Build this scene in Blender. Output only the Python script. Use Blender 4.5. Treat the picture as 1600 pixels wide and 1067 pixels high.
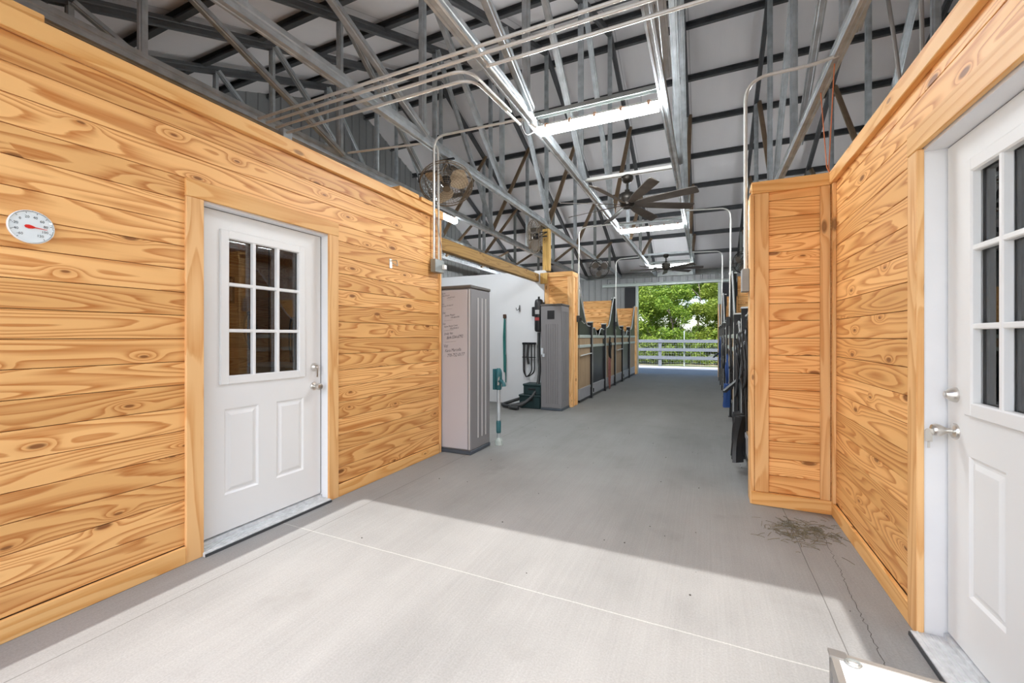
import bpy, math, random
from mathutils import Vector, Matrix
for _o in list(bpy.data.objects):
    bpy.data.objects.remove(_o)
SC = bpy.context.scene
COL = SC.collection
PI = math.pi

# ------------------------------------------------------------------ camera
cam_d = bpy.data.cameras.new('camera')
cam = bpy.data.objects.new('camera', cam_d)
COL.objects.link(cam)
cam.location = (0, 0, 1.3)
cam.rotation_euler = (PI / 2, 0, math.radians(24.7))
cam_d.sensor_width = 36
cam_d.lens = 657.7 / 1600 * 36
cam_d.shift_y = -7.5 / 1600
cam_d.clip_start = .02
cam_d.clip_end = 400
SC.camera = cam

# ------------------------------------------------------------------ sky, sun, exposure
W = bpy.data.worlds.new('sky')
SC.world = W
W.use_nodes = True
wn = W.node_tree
bg = wn.nodes['Background']
sky = wn.nodes.new('ShaderNodeTexSky')
sky.sky_type = 'NISHITA'
sky.sun_disc = False
sky.sun_elevation = math.radians(46)
sky.sun_rotation = math.radians(180)
sky.air_density = 1.0
sky.dust_density = 2.0
wn.links.new(sky.outputs[0], bg.inputs[0])
bg.inputs[1].default_value = 0.34
sun_d = bpy.data.lights.new('sun', 'SUN')
sun = bpy.data.objects.new('sun', sun_d)
COL.objects.link(sun)
sun_d.energy = 2.85
sun_d.angle = math.radians(.5)
sun_d.color = (1.0, .97, .93)
sun.rotation_euler = (math.radians(90 - 46.4), 0, 0)      # light travels towards +Y and down
LED = 88.0
SC.view_settings.view_transform = 'Standard'
SC.view_settings.look = 'None'
SC.view_settings.gamma = 1
SC.view_settings.use_curve_mapping = False
SC.view_settings.exposure = 0.77
SC.cycles.use_denoising = True
SC.cycles.max_bounces = 8
SC.cycles.diffuse_bounces = 6
SC.cycles.transparent_max_bounces = 12
SC.cycles.sample_clamp_indirect = 8

# ------------------------------------------------------------------ materials
def new_mat(name):
    m = bpy.data.materials.new(name)
    m.use_nodes = True
    nt = m.node_tree
    return m, nt, nt.nodes['Principled BSDF']

def N(nt, typ, **kw):
    n = nt.nodes.new(typ)
    for k, v in kw.items():
        setattr(n, k, v)
    return n

def mathn(nt, op, a, b=None, c=None, clamp=False):
    n = N(nt, 'ShaderNodeMath', operation=op)
    n.use_clamp = clamp
    for i, v in enumerate((a, b, c)):
        if v is None:
            continue
        if hasattr(v, 'is_linked'):
            nt.links.new(v, n.inputs[i])
        else:
            n.inputs[i].default_value = v
    return n.outputs[0]

def mixc(nt, f, a, b, mode='MIX'):
    n = N(nt, 'ShaderNodeMix', data_type='RGBA', blend_type=mode)
    for s, v in ((n.inputs[0], f), (n.inputs[6], a), (n.inputs[7], b)):
        if hasattr(v, 'is_linked'):
            nt.links.new(v, s)
        else:
            s.default_value = v if isinstance(v, float) else (tuple(v) + (1,) if len(v) == 3 else v)
    return n.outputs[2]

def ramp(nt, f, stops):
    n = N(nt, 'ShaderNodeValToRGB')
    el = n.color_ramp.elements
    while len(el) < len(stops):
        el.new(.5)
    for e, (p, c) in zip(el, stops):
        e.position = p
        e.color = tuple(c) + (1,) if len(c) == 3 else c
    nt.links.new(f, n.inputs[0])
    return n.outputs[0]

def simple(name, col, rough=.6, metal=0.0, noise=.08, nscale=8.0, bump=0.0, emit=None, estr=0, coat=0):
    m, nt, p = new_mat(name)
    tc = N(nt, 'ShaderNodeTexCoord')
    no = N(nt, 'ShaderNodeTexNoise')
    no.inputs['Scale'].default_value = nscale
    no.inputs['Detail'].default_value = 4
    nt.links.new(tc.outputs['Object'], no.inputs['Vector'])
    lo = tuple(max(0, c * (1 - noise * 2)) for c in col)
    hi = tuple(min(1, c * (1 + noise * 2)) for c in col)
    nt.links.new(mixc(nt, no.outputs['Fac'], lo, hi), p.inputs['Base Color'])
    p.inputs['Roughness'].default_value = rough
    p.inputs['Metallic'].default_value = metal
    if coat:
        p.inputs['Coat Weight'].default_value = coat
    if bump:
        b = N(nt, 'ShaderNodeBump')
        b.inputs['Strength'].default_value = bump
        b.inputs['Distance'].default_value = .01
        nt.links.new(no.outputs['Fac'], b.inputs['Height'])
        nt.links.new(b.outputs[0], p.inputs['Normal'])
    if emit:
        p.inputs['Emission Color'].default_value = tuple(emit) + (1,)
        p.inputs['Emission Strength'].default_value = estr
    return m

def wood(name, axis, light=(.82, .465, .175), mid=(.50, .185, .042), dark=(.07, .022, .007), rings=17.0, knots=.5, rough=.5, across=6.5):
    """Pine: contour lines of a noise stretched along the board, with knots; every board (mesh island) has its own piece of it."""
    m, nt, p = new_mat(name)
    tc = N(nt, 'ShaderNodeTexCoord')
    geo = N(nt, 'ShaderNodeNewGeometry')
    sep = N(nt, 'ShaderNodeSeparateXYZ')
    nt.links.new(tc.outputs['Object'], sep.inputs[0])
    o = list(sep.outputs)
    i = 'XYZ'.index(axis)
    others = [o[j] for j in range(3) if j != i]
    rnd = mathn(nt, 'MULTIPLY', geo.outputs['Random Per Island'], 57.0)
    def vec(sa, sb, sc):
        c = N(nt, 'ShaderNodeCombineXYZ')
        nt.links.new(mathn(nt, 'ADD', mathn(nt, 'MULTIPLY', o[i], sa), rnd), c.inputs[0])
        nt.links.new(mathn(nt, 'MULTIPLY', others[0], sb), c.inputs[1])
        nt.links.new(mathn(nt, 'ADD', mathn(nt, 'MULTIPLY', others[1], sc), rnd), c.inputs[2])
        return c.outputs[0]
    n1 = N(nt, 'ShaderNodeTexNoise')
    n1.inputs['Scale'].default_value = 1
    n1.inputs['Detail'].default_value = 1.2
    n1.inputs['Roughness'].default_value = .45
    nt.links.new(vec(.62, across, across), n1.inputs['Vector'])
    # knots
    vo = N(nt, 'ShaderNodeTexVoronoi')
    vo.inputs['Scale'].default_value = 1
    vo.voronoi_dimensions = '2D'
    kc = N(nt, 'ShaderNodeCombineXYZ')
    nt.links.new(mathn(nt, 'ADD', mathn(nt, 'MULTIPLY', o[i], 1.9), rnd), kc.inputs[0])
    nt.links.new(mathn(nt, 'ADD', mathn(nt, 'MULTIPLY', mathn(nt, 'ADD', others[0], others[1]), 5.2), mathn(nt, 'MULTIPLY', rnd, 1.7)), kc.inputs[1])
    nt.links.new(kc.outputs[0], vo.inputs['Vector'])
    gate = N(nt, 'ShaderNodeSeparateColor')
    nt.links.new(vo.outputs['Color'], gate.inputs[0])
    g = mathn(nt, 'GREATER_THAN', gate.outputs[0], knots)
    dist = vo.outputs['Distance']
    halo = mathn(nt, 'MULTIPLY', mathn(nt, 'EXPONENT', mathn(nt, 'MULTIPLY', mathn(nt, 'MULTIPLY', dist, dist), -60.0)), g)
    v = mathn(nt, 'ADD', n1.outputs['Fac'], mathn(nt, 'MULTIPLY', halo, .15))
    n2 = N(nt, 'ShaderNodeTexNoise')
    n2.inputs['Scale'].default_value = 1
    n2.inputs['Detail'].default_value = 3
    nt.links.new(vec(2.5, 90, 90), n2.inputs['Vector'])
    ph = mathn(nt, 'FRACT', mathn(nt, 'ADD', mathn(nt, 'MULTIPLY', v, rings), mathn(nt, 'MULTIPLY', n2.outputs['Fac'], .16)))
    grain = ramp(nt, ph, [(0, (0, 0, 0)), (.40, (.06,) * 3), (.72, (.70,) * 3), (.86, (1, 1, 1)), (.93, (.9,) * 3), (1.0, (.0,) * 3)])
    gi = mathn(nt, 'MULTIPLY', grain, mathn(nt, 'MULTIPLY_ADD', n2.outputs['Fac'], 1.0, .35), clamp=True)
    c1 = mixc(nt, gi, light, mid)
    # broad tone of the board
    n3 = N(nt, 'ShaderNodeTexNoise')
    n3.inputs['Scale'].default_value = 1
    nt.links.new(vec(.8, 3, 3), n3.inputs['Vector'])
    tone = mathn(nt, 'ADD', mathn(nt, 'MULTIPLY', geo.outputs['Random Per Island'], .26), mathn(nt, 'MULTIPLY_ADD', n3.outputs['Fac'], .22, .74))
    tn = N(nt, 'ShaderNodeCombineColor')
    nt.links.new(tone, tn.inputs[0]); nt.links.new(mathn(nt, 'POWER', tone, 1.25), tn.inputs[1]); nt.links.new(mathn(nt, 'POWER', tone, 1.7), tn.inputs[2])
    c2 = mixc(nt, 1.0, c1, tn.outputs[0], 'MULTIPLY')
    size = mathn(nt, 'MULTIPLY_ADD', gate.outputs[1], 1.5, .75)
    core = N(nt, 'ShaderNodeMapRange')
    core.inputs[1].default_value = .085
    core.inputs[2].default_value = .045
    nt.links.new(mathn(nt, 'MULTIPLY', dist, size), core.inputs[0])
    kn = mathn(nt, 'MULTIPLY', core.outputs[0], g, clamp=True)
    c3 = mixc(nt, mathn(nt, 'MULTIPLY', kn, .9), c2, dark)
    c4 = mixc(nt, mathn(nt, 'MULTIPLY', halo, .35), c3, mid)
    nt.links.new(c4, p.inputs['Base Color'])
    p.inputs['Roughness'].default_value = rough
    p.inputs['Specular IOR Level'].default_value = .35
    b = N(nt, 'ShaderNodeBump')
    b.inputs['Strength'].default_value = .15
    b.inputs['Distance'].default_value = .004
    nt.links.new(gi, b.inputs['Height'])
    nt.links.new(b.outputs[0], p.inputs['Normal'])
    return m

M = {}
M['pine_x'] = wood('pine boards along x', 'X', light=(.88, .50, .19), mid=(.60, .225, .05))
M['pine_y'] = wood('pine boards along y', 'Y')
M['pine_z'] = wood('pine boards along z', 'Z')
M['trim_x'] = wood('pine trim along x', 'X', light=(.86, .51, .20), mid=(.70, .33, .09), rings=9, knots=.62)
M['trim_y'] = wood('pine trim along y', 'Y', light=(.86, .51, .20), mid=(.70, .33, .09), rings=9, knots=.62)
M['trim_z'] = wood('pine trim along z', 'Z', light=(.86, .53, .24), mid=(.70, .35, .12), rings=9, knots=.5)
M['beam_y'] = wood('treated timber along y', 'Y', light=(.46, .28, .09), mid=(.30, .17, .05), rings=9, rough=.7)
M['beam_z'] = wood('treated timber along z', 'Z', light=(.66, .42, .13), mid=(.48, .28, .08), rings=9, rough=.7)
M['tan_z'] = wood('weathered tan boards', 'Z', light=(.40, .29, .18), mid=(.31, .21, .13), rings=7, rough=.7, knots=.9)
M['gap'] = simple('dark board gap', (.10, .05, .022), .9)
M['white_paint'] = simple('white door paint', (.80, .81, .80), .38, noise=.01, nscale=3)
M['jamb_paint'] = simple('white jamb paint', (.78, .79, .80), .45, noise=.03, nscale=5)
M['sill_metal'] = simple('scuffed pale aluminium sill', (.66, .68, .69), .5, .0, noise=.2, nscale=25)
M['sill_dark'] = simple('dark rubber sill edge', (.05, .055, .06), .6)
M['satin'] = simple('satin nickel', (.70, .68, .64), .28, 1.0, noise=.02)
M['white_board'] = simple('white wall board', (.74, .76, .78), .5, noise=.03, nscale=2)
M['galv'] = simple('galvanised steel', (.50, .54, .56), .52, .65, noise=.22, nscale=9)
M['galv_dull'] = simple('dull galvanised steel', (.30, .32, .31), .5, .6, noise=.15, nscale=7)
M['galv_brown'] = simple('brown-toned steel', (.25, .17, .10), .6, .25, noise=.15, nscale=6)
M['chord_shaded'] = simple('steel darkened for shade', (.10, .105, .11), .55, .4, noise=.2, nscale=5)  # shade on the galvanised purlins and top chords put into the colour
M['conduit'] = simple('zinc conduit', (.74, .74, .70), .38, .35, noise=.06, nscale=20)
M['cable_grey'] = simple('grey cable jacket', (.30, .30, .29), .6)
M['black_plastic'] = simple('black plastic', (.014, .015, .017), .42)
M['black_metal'] = simple('black powder coat', (.010, .012, .016), .33, .2)
M['bronze'] = simple('oil rubbed bronze', (.045, .040, .034), .38, .7, noise=.2)
M['blade'] = simple('dark weathered fan blade', (.115, .10, .085), .55, noise=.35, nscale=6)
M['dust_cage'] = simple('dusty wire', (.20, .155, .105), .7, .2)
M['dust_blade'] = simple('dusty tan fan blade', (.50, .40, .27), .7, noise=.1)
M['dark_cage'] = simple('dark wire', (.05, .045, .04), .6, .3)
M['dark_blade'] = simple('dark fan blade', (.16, .13, .10), .6)
M['taupe_light'] = simple('light grey cabinet front', (.47, .46, .49), .45, noise=.01, nscale=3)
M['taupe'] = simple('taupe cabinet plastic', (.21, .203, .21), .45, noise=.02, nscale=3)
M['taupe_rib'] = simple('pale cabinet rib', (.55, .53, .53), .45, noise=.01)
M['lid'] = simple('dark brown-grey cabinet lid', (.10, .092, .085), .5)
M['cab_base'] = simple('slate cabinet base', (.06, .075, .095), .5)
M['ink'] = simple('black marker ink', (.05, .045, .06), .6)
M['teal'] = simple('teal paint', (.02, .11, .125), .45, noise=.1)
M['teal_rope'] = simple('teal rope', (.02, .17, .16), .7)
M['crate'] = simple('dark green crate plastic', (.012, .035, .038), .5)
M['hose'] = simple('dark grey hose', (.035, .038, .040), .55)
M['label_red'] = simple('red label', (.35, .05, .05), .5)
M['label_grey'] = simple('grey label', (.45, .45, .45), .5)
M['stall_sheet'] = simple('dark green stall sheet', (.040, .050, .047), .4, .3)
M['stall_rail'] = simple('pale grey-green rail', (.46, .52, .49), .4, .3, noise=.05)
M['stall_kick'] = simple('grey kick plate', (.36, .36, .38), .5, .3)
M['stall_white'] = simple('pale edge trim', (.66, .68, .68), .4, .4)
M['blue'] = simple('blue halter webbing', (.015, .06, .22), .7)
M['red_rope'] = simple('red and white rope', (.24, .09, .075), .8, noise=.5, nscale=60)
M['orange_strap'] = simple('orange twine', (.65, .20, .08), .8)
M['leather'] = simple('brown leather', (.07, .035, .02), .45)
M['pale_plastic'] = simple('pale plastic shelf', (.62, .66, .70), .4)
M['fence'] = simple('weathered grey fence board', (.13, .148, .17), .7, noise=.1)
M['bark'] = simple('bark', (.16, .13, .10), .9, noise=.3, nscale=10)
M['gauge_white'] = simple('dial face', (.86, .87, .85), .4, noise=0)
M['gauge_red'] = simple('red needle', (.75, .02, .015), .4, noise=0)
M['box_white'] = simple('white box lid', (.86, .87, .86), .35, noise=.01)
M['box_edge'] = simple('grey-brown metal edging', (.27, .26, .24), .45, .3)
M['bracket_grey'] = simple('grey bracket steel', (.20, .195, .185), .5, .4)
M['box_side'] = simple('pale grey box side', (.42, .42, .41), .5, .2)
M['hay'] = simple('hay and dirt strands', (.16, .14, .09), .9, noise=.3, nscale=20)
M['debris'] = simple('dark debris', (.03, .025, .02), .9)
M['led'] = simple('lit lens', (1, 1, 1), .4, noise=0, emit=(.93, .97, 1.0), estr=LED)
M['led_body'] = simple('lamp housing', (.62, .60, .57), .45, noise=.02)
M['led_clip'] = simple('coppery clip', (.45, .26, .18), .4, .6)
M['led_far'] = simple('lit lens, older lamp', (1, 1, 1), .4, noise=0, emit=(.93, .97, 1.0), estr=LED * .55)  # same fixture, emission weakened so the roof above it doesn't blow out
M['led_dim'] = simple('lit lens of the dimmed tack room lamp', (1, 1, 1), .4, noise=0, emit=(1.0, .97, .93), estr=9.0)  # full-length lamp, emission weakened to keep the tack room dim
M['sack'] = simple('blue towel', (.06, .09, .20), .9)
M['picture'] = simple('black and white print', (.20, .20, .19), .4, noise=.9, nscale=14)

def glass(name, tint=(.93, .96, .97), gloss=1.4):
    m, nt, p = new_mat(name)
    nt.nodes.remove(p)
    out = nt.nodes['Material Output']
    t = N(nt, 'ShaderNodeBsdfTransparent'); t.inputs[0].default_value = tint + (1,)
    g = N(nt, 'ShaderNodeBsdfGlossy'); g.inputs['Roughness'].default_value = .02
    f = N(nt, 'ShaderNodeFresnel'); f.inputs[0].default_value = 1.55
    mx = N(nt, 'ShaderNodeMixShader')
    nt.links.new(mathn(nt, 'MULTIPLY', f.outputs[0], gloss, clamp=True), mx.inputs[0])
    nt.links.new(t.outputs[0], mx.inputs[1]); nt.links.new(g.outputs[0], mx.inputs[2])
    nt.links.new(mx.outputs[0], out.inputs[0])
    return m
M['glass'] = glass('dimming glass', (.60, .62, .63))  # grey tint stands in for the dimness of the rooms behind
M['clear'] = glass('clear dome plastic', gloss=.35)

def concrete():
    m, nt, p = new_mat('broomed concrete')
    tc = N(nt, 'ShaderNodeTexCoord')
    sep = N(nt, 'ShaderNodeSeparateXYZ'); nt.links.new(tc.outputs['Object'], sep.inputs[0])
    def noise(scale, det=5, vec=None, rough=.6):
        n = N(nt, 'ShaderNodeTexNoise'); n.inputs['Scale'].default_value = scale; n.inputs['Detail'].default_value = det
        n.inputs['Roughness'].default_value = rough
        nt.links.new(vec or tc.outputs['Object'], n.inputs['Vector']); return n.outputs['Fac']
    mp = N(nt, 'ShaderNodeMapping'); mp.inputs['Scale'].default_value = (1.6, .35, 1)
    nt.links.new(tc.outputs['Object'], mp.inputs[0])
    mp2 = N(nt, 'ShaderNodeMapping'); mp2.inputs['Scale'].default_value = (90, 1.2, 1)
    nt.links.new(tc.outputs['Object'], mp2.inputs[0])
    a = noise(1.0, 6); b = noise(1.5, 5, mp.outputs[0]); c = noise(120, 2); d = noise(1, 2, mp2.outputs[0])
    s = mathn(nt, 'ADD', mathn(nt, 'MULTIPLY', a, .5), mathn(nt, 'MULTIPLY', b, .5))
    base = ramp(nt, s, [(.32, (.205, .205, .20)), (.5, (.285, .285, .278)), (.66, (.345, .345, .337))])
    base = mixc(nt, .16, base, ramp(nt, c, [(.3, (.12, .12, .12)), (.7, (.46, .46, .455))]))
    base = mixc(nt, .07, base, ramp(nt, d, [(.3, (.12, .12, .12)), (.7, (.45, .45, .45))]))
    n_st = noise(2.3, 3)
    st = N(nt, 'ShaderNodeMapRange'); st.inputs[1].default_value = .62; st.inputs[2].default_value = .74
    nt.links.new(n_st, st.inputs[0])
    base = mixc(nt, mathn(nt, 'MULTIPLY', st.outputs[0], .30), base, (.17, .165, .155))
    # concrete darkened further down the aisle: fading light put into the colour
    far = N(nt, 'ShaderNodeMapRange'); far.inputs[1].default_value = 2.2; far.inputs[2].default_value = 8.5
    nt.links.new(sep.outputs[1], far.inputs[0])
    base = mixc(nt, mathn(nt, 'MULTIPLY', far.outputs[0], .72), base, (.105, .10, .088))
    # saw cuts
    wob = mathn(nt, 'MULTIPLY_ADD', noise(3, 2), .012, -.006)
    def line(axis, at, w):
        return mathn(nt, 'LESS_THAN', mathn(nt, 'ABSOLUTE', mathn(nt, 'ADD', mathn(nt, 'SUBTRACT', sep.outputs[axis], at), wob)), w)
    L = line(0, -2.393, .0022)
    for ax, at in ((0, .53), (1, 6.4), (1, 11.0)):
        L = mathn(nt, 'MAXIMUM', L, line(ax, at, .0022))
    base = mixc(nt, mathn(nt, 'MULTIPLY', L, .8), base, (.09, .085, .08))
    base = mixc(nt, mathn(nt, 'MULTIPLY', line(1, 2.0, .0035), mathn(nt, 'MULTIPLY', c, .75)), base, (.62, .61, .59))
    nt.links.new(base, p.inputs['Base Color'])
    p.inputs['Roughness'].default_value = .78
    bp = N(nt, 'ShaderNodeBump'); bp.inputs['Strength'].default_value = .2; bp.inputs['Distance'].default_value = .003
    nt.links.new(mathn(nt, 'ADD', c, mathn(nt, 'MULTIPLY', d, 1.0)), bp.inputs['Height'])
    nt.links.new(bp.outputs[0], p.inputs['Normal'])
    return m
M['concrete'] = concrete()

def roof_mat():
    m, nt, p = new_mat('white vinyl roof insulation')
    tc = N(nt, 'ShaderNodeTexCoord')
    sep = N(nt, 'ShaderNodeSeparateXYZ'); nt.links.new(tc.outputs['Object'], sep.inputs[0])
    x = sep.outputs[0]
    seam = mathn(nt, 'LESS_THAN', mathn(nt, 'ABSOLUTE', mathn(nt, 'SUBTRACT', mathn(nt, 'MODULO', mathn(nt, 'ADD', x, 20.4), 1.22), .61)), .006)
    no = N(nt, 'ShaderNodeTexNoise'); no.inputs['Scale'].default_value = 1.2; no.inputs['Detail'].default_value = 4
    mp = N(nt, 'ShaderNodeMapping'); mp.inputs['Scale'].default_value = (3, .6, .6)
    nt.links.new(tc.outputs['Object'], mp.inputs[0]); nt.links.new(mp.outputs[0], no.inputs['Vector'])
    c = mixc(nt, no.outputs['Fac'], (.80, .785, .80), (.88, .865, .87))
    c = mixc(nt, mathn(nt, 'MULTIPLY', seam, .5), c, (.25, .24, .25))
    nt.links.new(c, p.inputs['Base Color'])
    p.inputs['Roughness'].default_value = .5
    b = N(nt, 'ShaderNodeBump'); b.inputs['Strength'].default_value = .5; b.inputs['Distance'].default_value = .03
    nt.links.new(no.outputs['Fac'], b.inputs['Height']); nt.links.new(b.outputs[0], p.inputs['Normal'])
    return m
M['roof'] = roof_mat()
M['corrugated'] = simple('grey ribbed sheet steel', (.27, .28, .28), .5, .35, noise=.04)

def ground_mat(name, c0, c1, scale, bump=.4, third=None):
    m, nt, p = new_mat(name)
    tc = N(nt, 'ShaderNodeTexCoord')
    n = N(nt, 'ShaderNodeTexNoise'); n.inputs['Scale'].default_value = scale; n.inputs['Detail'].default_value = 8; n.inputs['Roughness'].default_value = .8
    nt.links.new(tc.outputs['Object'], n.inputs['Vector'])
    n2 = N(nt, 'ShaderNodeTexNoise'); n2.inputs['Scale'].default_value = .5
    nt.links.new(tc.outputs['Object'], n2.inputs['Vector'])
    c = mixc(nt, n.outputs['Fac'], c0, c1)
    if third:
        c = mixc(nt, ramp(nt, n2.outputs['Fac'], [(.45, (0, 0, 0)), (.6, (1, 1, 1))]), c, third)
    nt.links.new(c, p.inputs['Base Color']); p.inputs['Roughness'].default_value = .95
    b = N(nt, 'ShaderNodeBump'); b.inputs['Strength'].default_value = bump; b.inputs['Distance'].default_value = .03
    nt.links.new(n.outputs['Fac'], b.inputs['Height']); nt.links.new(b.outputs[0], p.inputs['Normal'])
    return m
M['gravel'] = ground_mat('pale gravel', (.42, .40, .37), (.72, .70, .66), 40)
M['blue_grey'] = ground_mat('gravel apron darkened for shade', (.10, .115, .12), (.22, .235, .24), 40)  # the building's shadow put into a darker, bluer gravel colour
M['grass'] = ground_mat('scrubby grass', (.10, .15, .03), (.28, .30, .10), 14, third=(.33, .27, .17))

def leaf_mat(name, a, b):
    m, nt, p = new_mat(name)
    geo = N(nt, 'ShaderNodeNewGeometry'); oi = N(nt, 'ShaderNodeObjectInfo')
    c = mixc(nt, geo.outputs['Random Per Island'], a, b)
    c = mixc(nt, mathn(nt, 'MULTIPLY', oi.outputs['Random'], .35), c, (.30, .28, .05))
    nt.links.new(c, p.inputs['Base Color']); p.inputs['Roughness'].default_value = .55
    tr = N(nt, 'ShaderNodeBsdfTranslucent'); nt.links.new(c, tr.inputs[0])
    mx = N(nt, 'ShaderNodeMixShader'); mx.inputs[0].default_value = .4
    nt.links.new(p.outputs[0], mx.inputs[1]); nt.links.new(tr.outputs[0], mx.inputs[2])
    nt.links.new(mx.outputs[0], nt.nodes['Material Output'].inputs[0])
    return m
M['leaf'] = leaf_mat('sunlit leaves', (.09, .20, .02), (.34, .46, .06))
M['leaf2'] = leaf_mat('darker leaves', (.04, .12, .03), (.16, .28, .06))

# ------------------------------------------------------------------ mesh building
class MB:
    def __init__(s):
        s.v = []; s.f = []; s.mi = []; s.m = 0
    def add(s, vs, fs):
        b = len(s.v)
        s.v += [tuple(x) for x in vs]
        s.f += [tuple(b + i for i in f) for f in fs]
        s.mi += [s.m] * len(fs)
        return s
    def box(s, x0, x1, y0, y1, z0, z1):
        return s.add([(x0, y0, z0), (x1, y0, z0), (x1, y1, z0), (x0, y1, z0), (x0, y0, z1), (x1, y0, z1), (x1, y1, z1), (x0, y1, z1)],
                     [(0, 3, 2, 1), (4, 5, 6, 7), (0, 1, 5, 4), (1, 2, 6, 5), (2, 3, 7, 6), (3, 0, 4, 7)])
    def cbox(s, x0, x1, y0, y1, z0, z1, c=.004):
        """box with all its edges chamfered by c"""
        vs = []; 
        X = (x0, x1); Y = (y0, y1); Z = (z0, z1)
        idx = {}
        for i in (0, 1):
            for j in (0, 1):
                for k in (0, 1):
                    dx, dy, dz = (c if i == 0 else -c), (c if j == 0 else -c), (c if k == 0 else -c)
                    for a, p in enumerate(((X[i], Y[j] + dy, Z[k] + dz), (X[i] + dx, Y[j], Z[k] + dz), (X[i] + dx, Y[j] + dy, Z[k]))):
                        idx[i, j, k, a] = len(vs); vs.append(p)
        fs = []
        for i in (0, 1):
            q = [idx[i, 0, 0, 0], idx[i, 1, 0, 0], idx[i, 1, 1, 0], idx[i, 0, 1, 0]]; fs.append(q if i else q[::-1])
            q = [idx[0, i, 0, 1], idx[1, i, 0, 1], idx[1, i, 1, 1], idx[0, i, 1, 1]]; fs.append(q[::-1] if i else q)
            q = [idx[0, 0, i, 2], idx[1, 0, i, 2], idx[1, 1, i, 2], idx[0, 1, i, 2]]; fs.append(q if i else q[::-1])
        for j in (0, 1):
            for k in (0, 1):
                q = [idx[0, j, k, 1], idx[1, j, k, 1], idx[1, j, k, 2], idx[0, j, k, 2]]; fs.append(q)
                q = [idx[j, 0, k, 0], idx[j, 1, k, 0], idx[j, 1, k, 2], idx[j, 0, k, 2]]; fs.append(q)
                q = [idx[j, k, 0, 0], idx[j, k, 1, 0], idx[j, k, 1, 1], idx[j, k, 0, 1]]; fs.append(q)
                for i in (0, 1):
                    pass
        for i in (0, 1):
            for j in (0, 1):
                for k in (0, 1):
                    fs.append([idx[i, j, k, 0], idx[i, j, k, 1], idx[i, j, k, 2]])
        return s.add(vs, fs)
    def extrude(s, poly, p0, p1, up=(0, 0, 1), cap=True):
        """sweep a closed 2D polygon (u sideways, v up) from p0 to p1"""
        p0 = Vector(p0); p1 = Vector(p1)
        d = (p1 - p0).normalized(); u = Vector(up)
        side = d.cross(u)
        if side.length < 1e-5:
            side = d.cross(Vector((0, 1, 0)))
        side.normalize(); u = side.cross(d)
        n = len(poly)
        vs = [p + side * a + u * b for p in (p0, p1) for a, b in poly]
        fs = [(i, (i + 1) % n, n + (i + 1) % n, n + i) for i in range(n)]
        if cap:
            fs += [tuple(range(n))[::-1], tuple(range(n, 2 * n))]
        return s.add(vs, fs)
    def beam(s, p0, p1, w, h, up=(0, 0, 1)):
        return s.extrude([(-w / 2, -h / 2), (w / 2, -h / 2), (w / 2, h / 2), (-w / 2, h / 2)], p0, p1, up)
    def tube(s, pts, r, n=8, closed=False):
        pts = [Vector(p) for p in pts]
        m = len(pts); rings = []
        prev = None
        for i, p in enumerate(pts):
            if closed:
                d = (pts[(i + 1) % m] - pts[i - 1])
            else:
                d = pts[min(i + 1, m - 1)] - pts[max(i - 1, 0)]
            d.normalize()
            if prev is None:
                a = Vector((0, 0, 1)) if abs(d.z) < .9 else Vector((1, 0, 0))
                u = d.cross(a).normalized()
            else:
                u = (prev - d * prev.dot(d)).normalized()
            prev = u; w = d.cross(u)
            rr = r[i] if isinstance(r, (list, tuple)) else r
            rings.append([p + (u * math.cos(2 * PI * k / n) + w * math.sin(2 * PI * k / n)) * rr for k in range(n)])
        vs = [v for ring in rings for v in ring]
        fs = []
        for i in range(m if closed else m - 1):
            j = (i + 1) % m
            for k in range(n):
                k2 = (k + 1) % n
                fs.append((i * n + k, i * n + k2, j * n + k2, j * n + k))
        if not closed:
            fs += [tuple(range(n))[::-1], tuple(range((m - 1) * n, m * n))]
        return s.add(vs, fs)
    def lathe(s, prof, o, axis=(0, 0, 1), n=20, cap=True):
        """prof: (radius, height along axis)"""
        o = Vector(o); ax = Vector(axis).normalized()
        a = Vector((0, 0, 1)) if abs(ax.z) < .9 else Vector((1, 0, 0))
        u = ax.cross(a).normalized(); w = ax.cross(u)
        vs = []
        for r, h in prof:
            for k in range(n):
                t = 2 * PI * k / n
                vs.append(o + ax * h + (u * math.cos(t) + w * math.sin(t)) * r)
        fs = []
        for i in range(len(prof) - 1):
            for k in range(n):
                k2 = (k + 1) % n
                fs.append((i * n + k, i * n + k2, (i + 1) * n + k2, (i + 1) * n + k))
        if cap: fs += [tuple(range(n))[::-1], tuple(range((len(prof) - 1) * n, len(prof) * n))]
        return s.add(vs, fs)
    def prism(s, poly, plane, a0, a1):
        """poly in the two other axes (in xyz order), extruded along plane axis from a0 to a1"""
        n = len(poly); vs = []
        for a in (a0, a1):
            for p, q in poly:
                vs.append({'X': (a, p, q), 'Y': (p, a, q), 'Z': (p, q, a)}[plane])
        fs = [tuple(range(n)), tuple(range(n, 2 * n))[::-1]] + [(i, n + i, n + (i + 1) % n, (i + 1) % n) for i in range(n)]
        return s.add(vs, fs)
    def build(s, name, mats, parent=None, smooth=False, loc=None):
        me = bpy.data.meshes.new(name)
        me.from_pydata(s.v, [], s.f)
        for m in (mats if isinstance(mats, (list, tuple)) else [mats]):
            me.materials.append(M[m] if isinstance(m, str) else m)
        for p, i in zip(me.polygons, s.mi):
            p.material_index = i
            p.use_smooth = smooth
        import bmesh
        bm = bmesh.new(); bm.from_mesh(me)
        bmesh.ops.recalc_face_normals(bm, faces=bm.faces)
        bm.to_mesh(me); bm.free()
        if smooth:
            try:
                me.set_sharp_from_angle(angle=math.radians(40))
            except Exception:
                pass
        ob = bpy.data.objects.new(name, me)
        COL.objects.link(ob)
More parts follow.
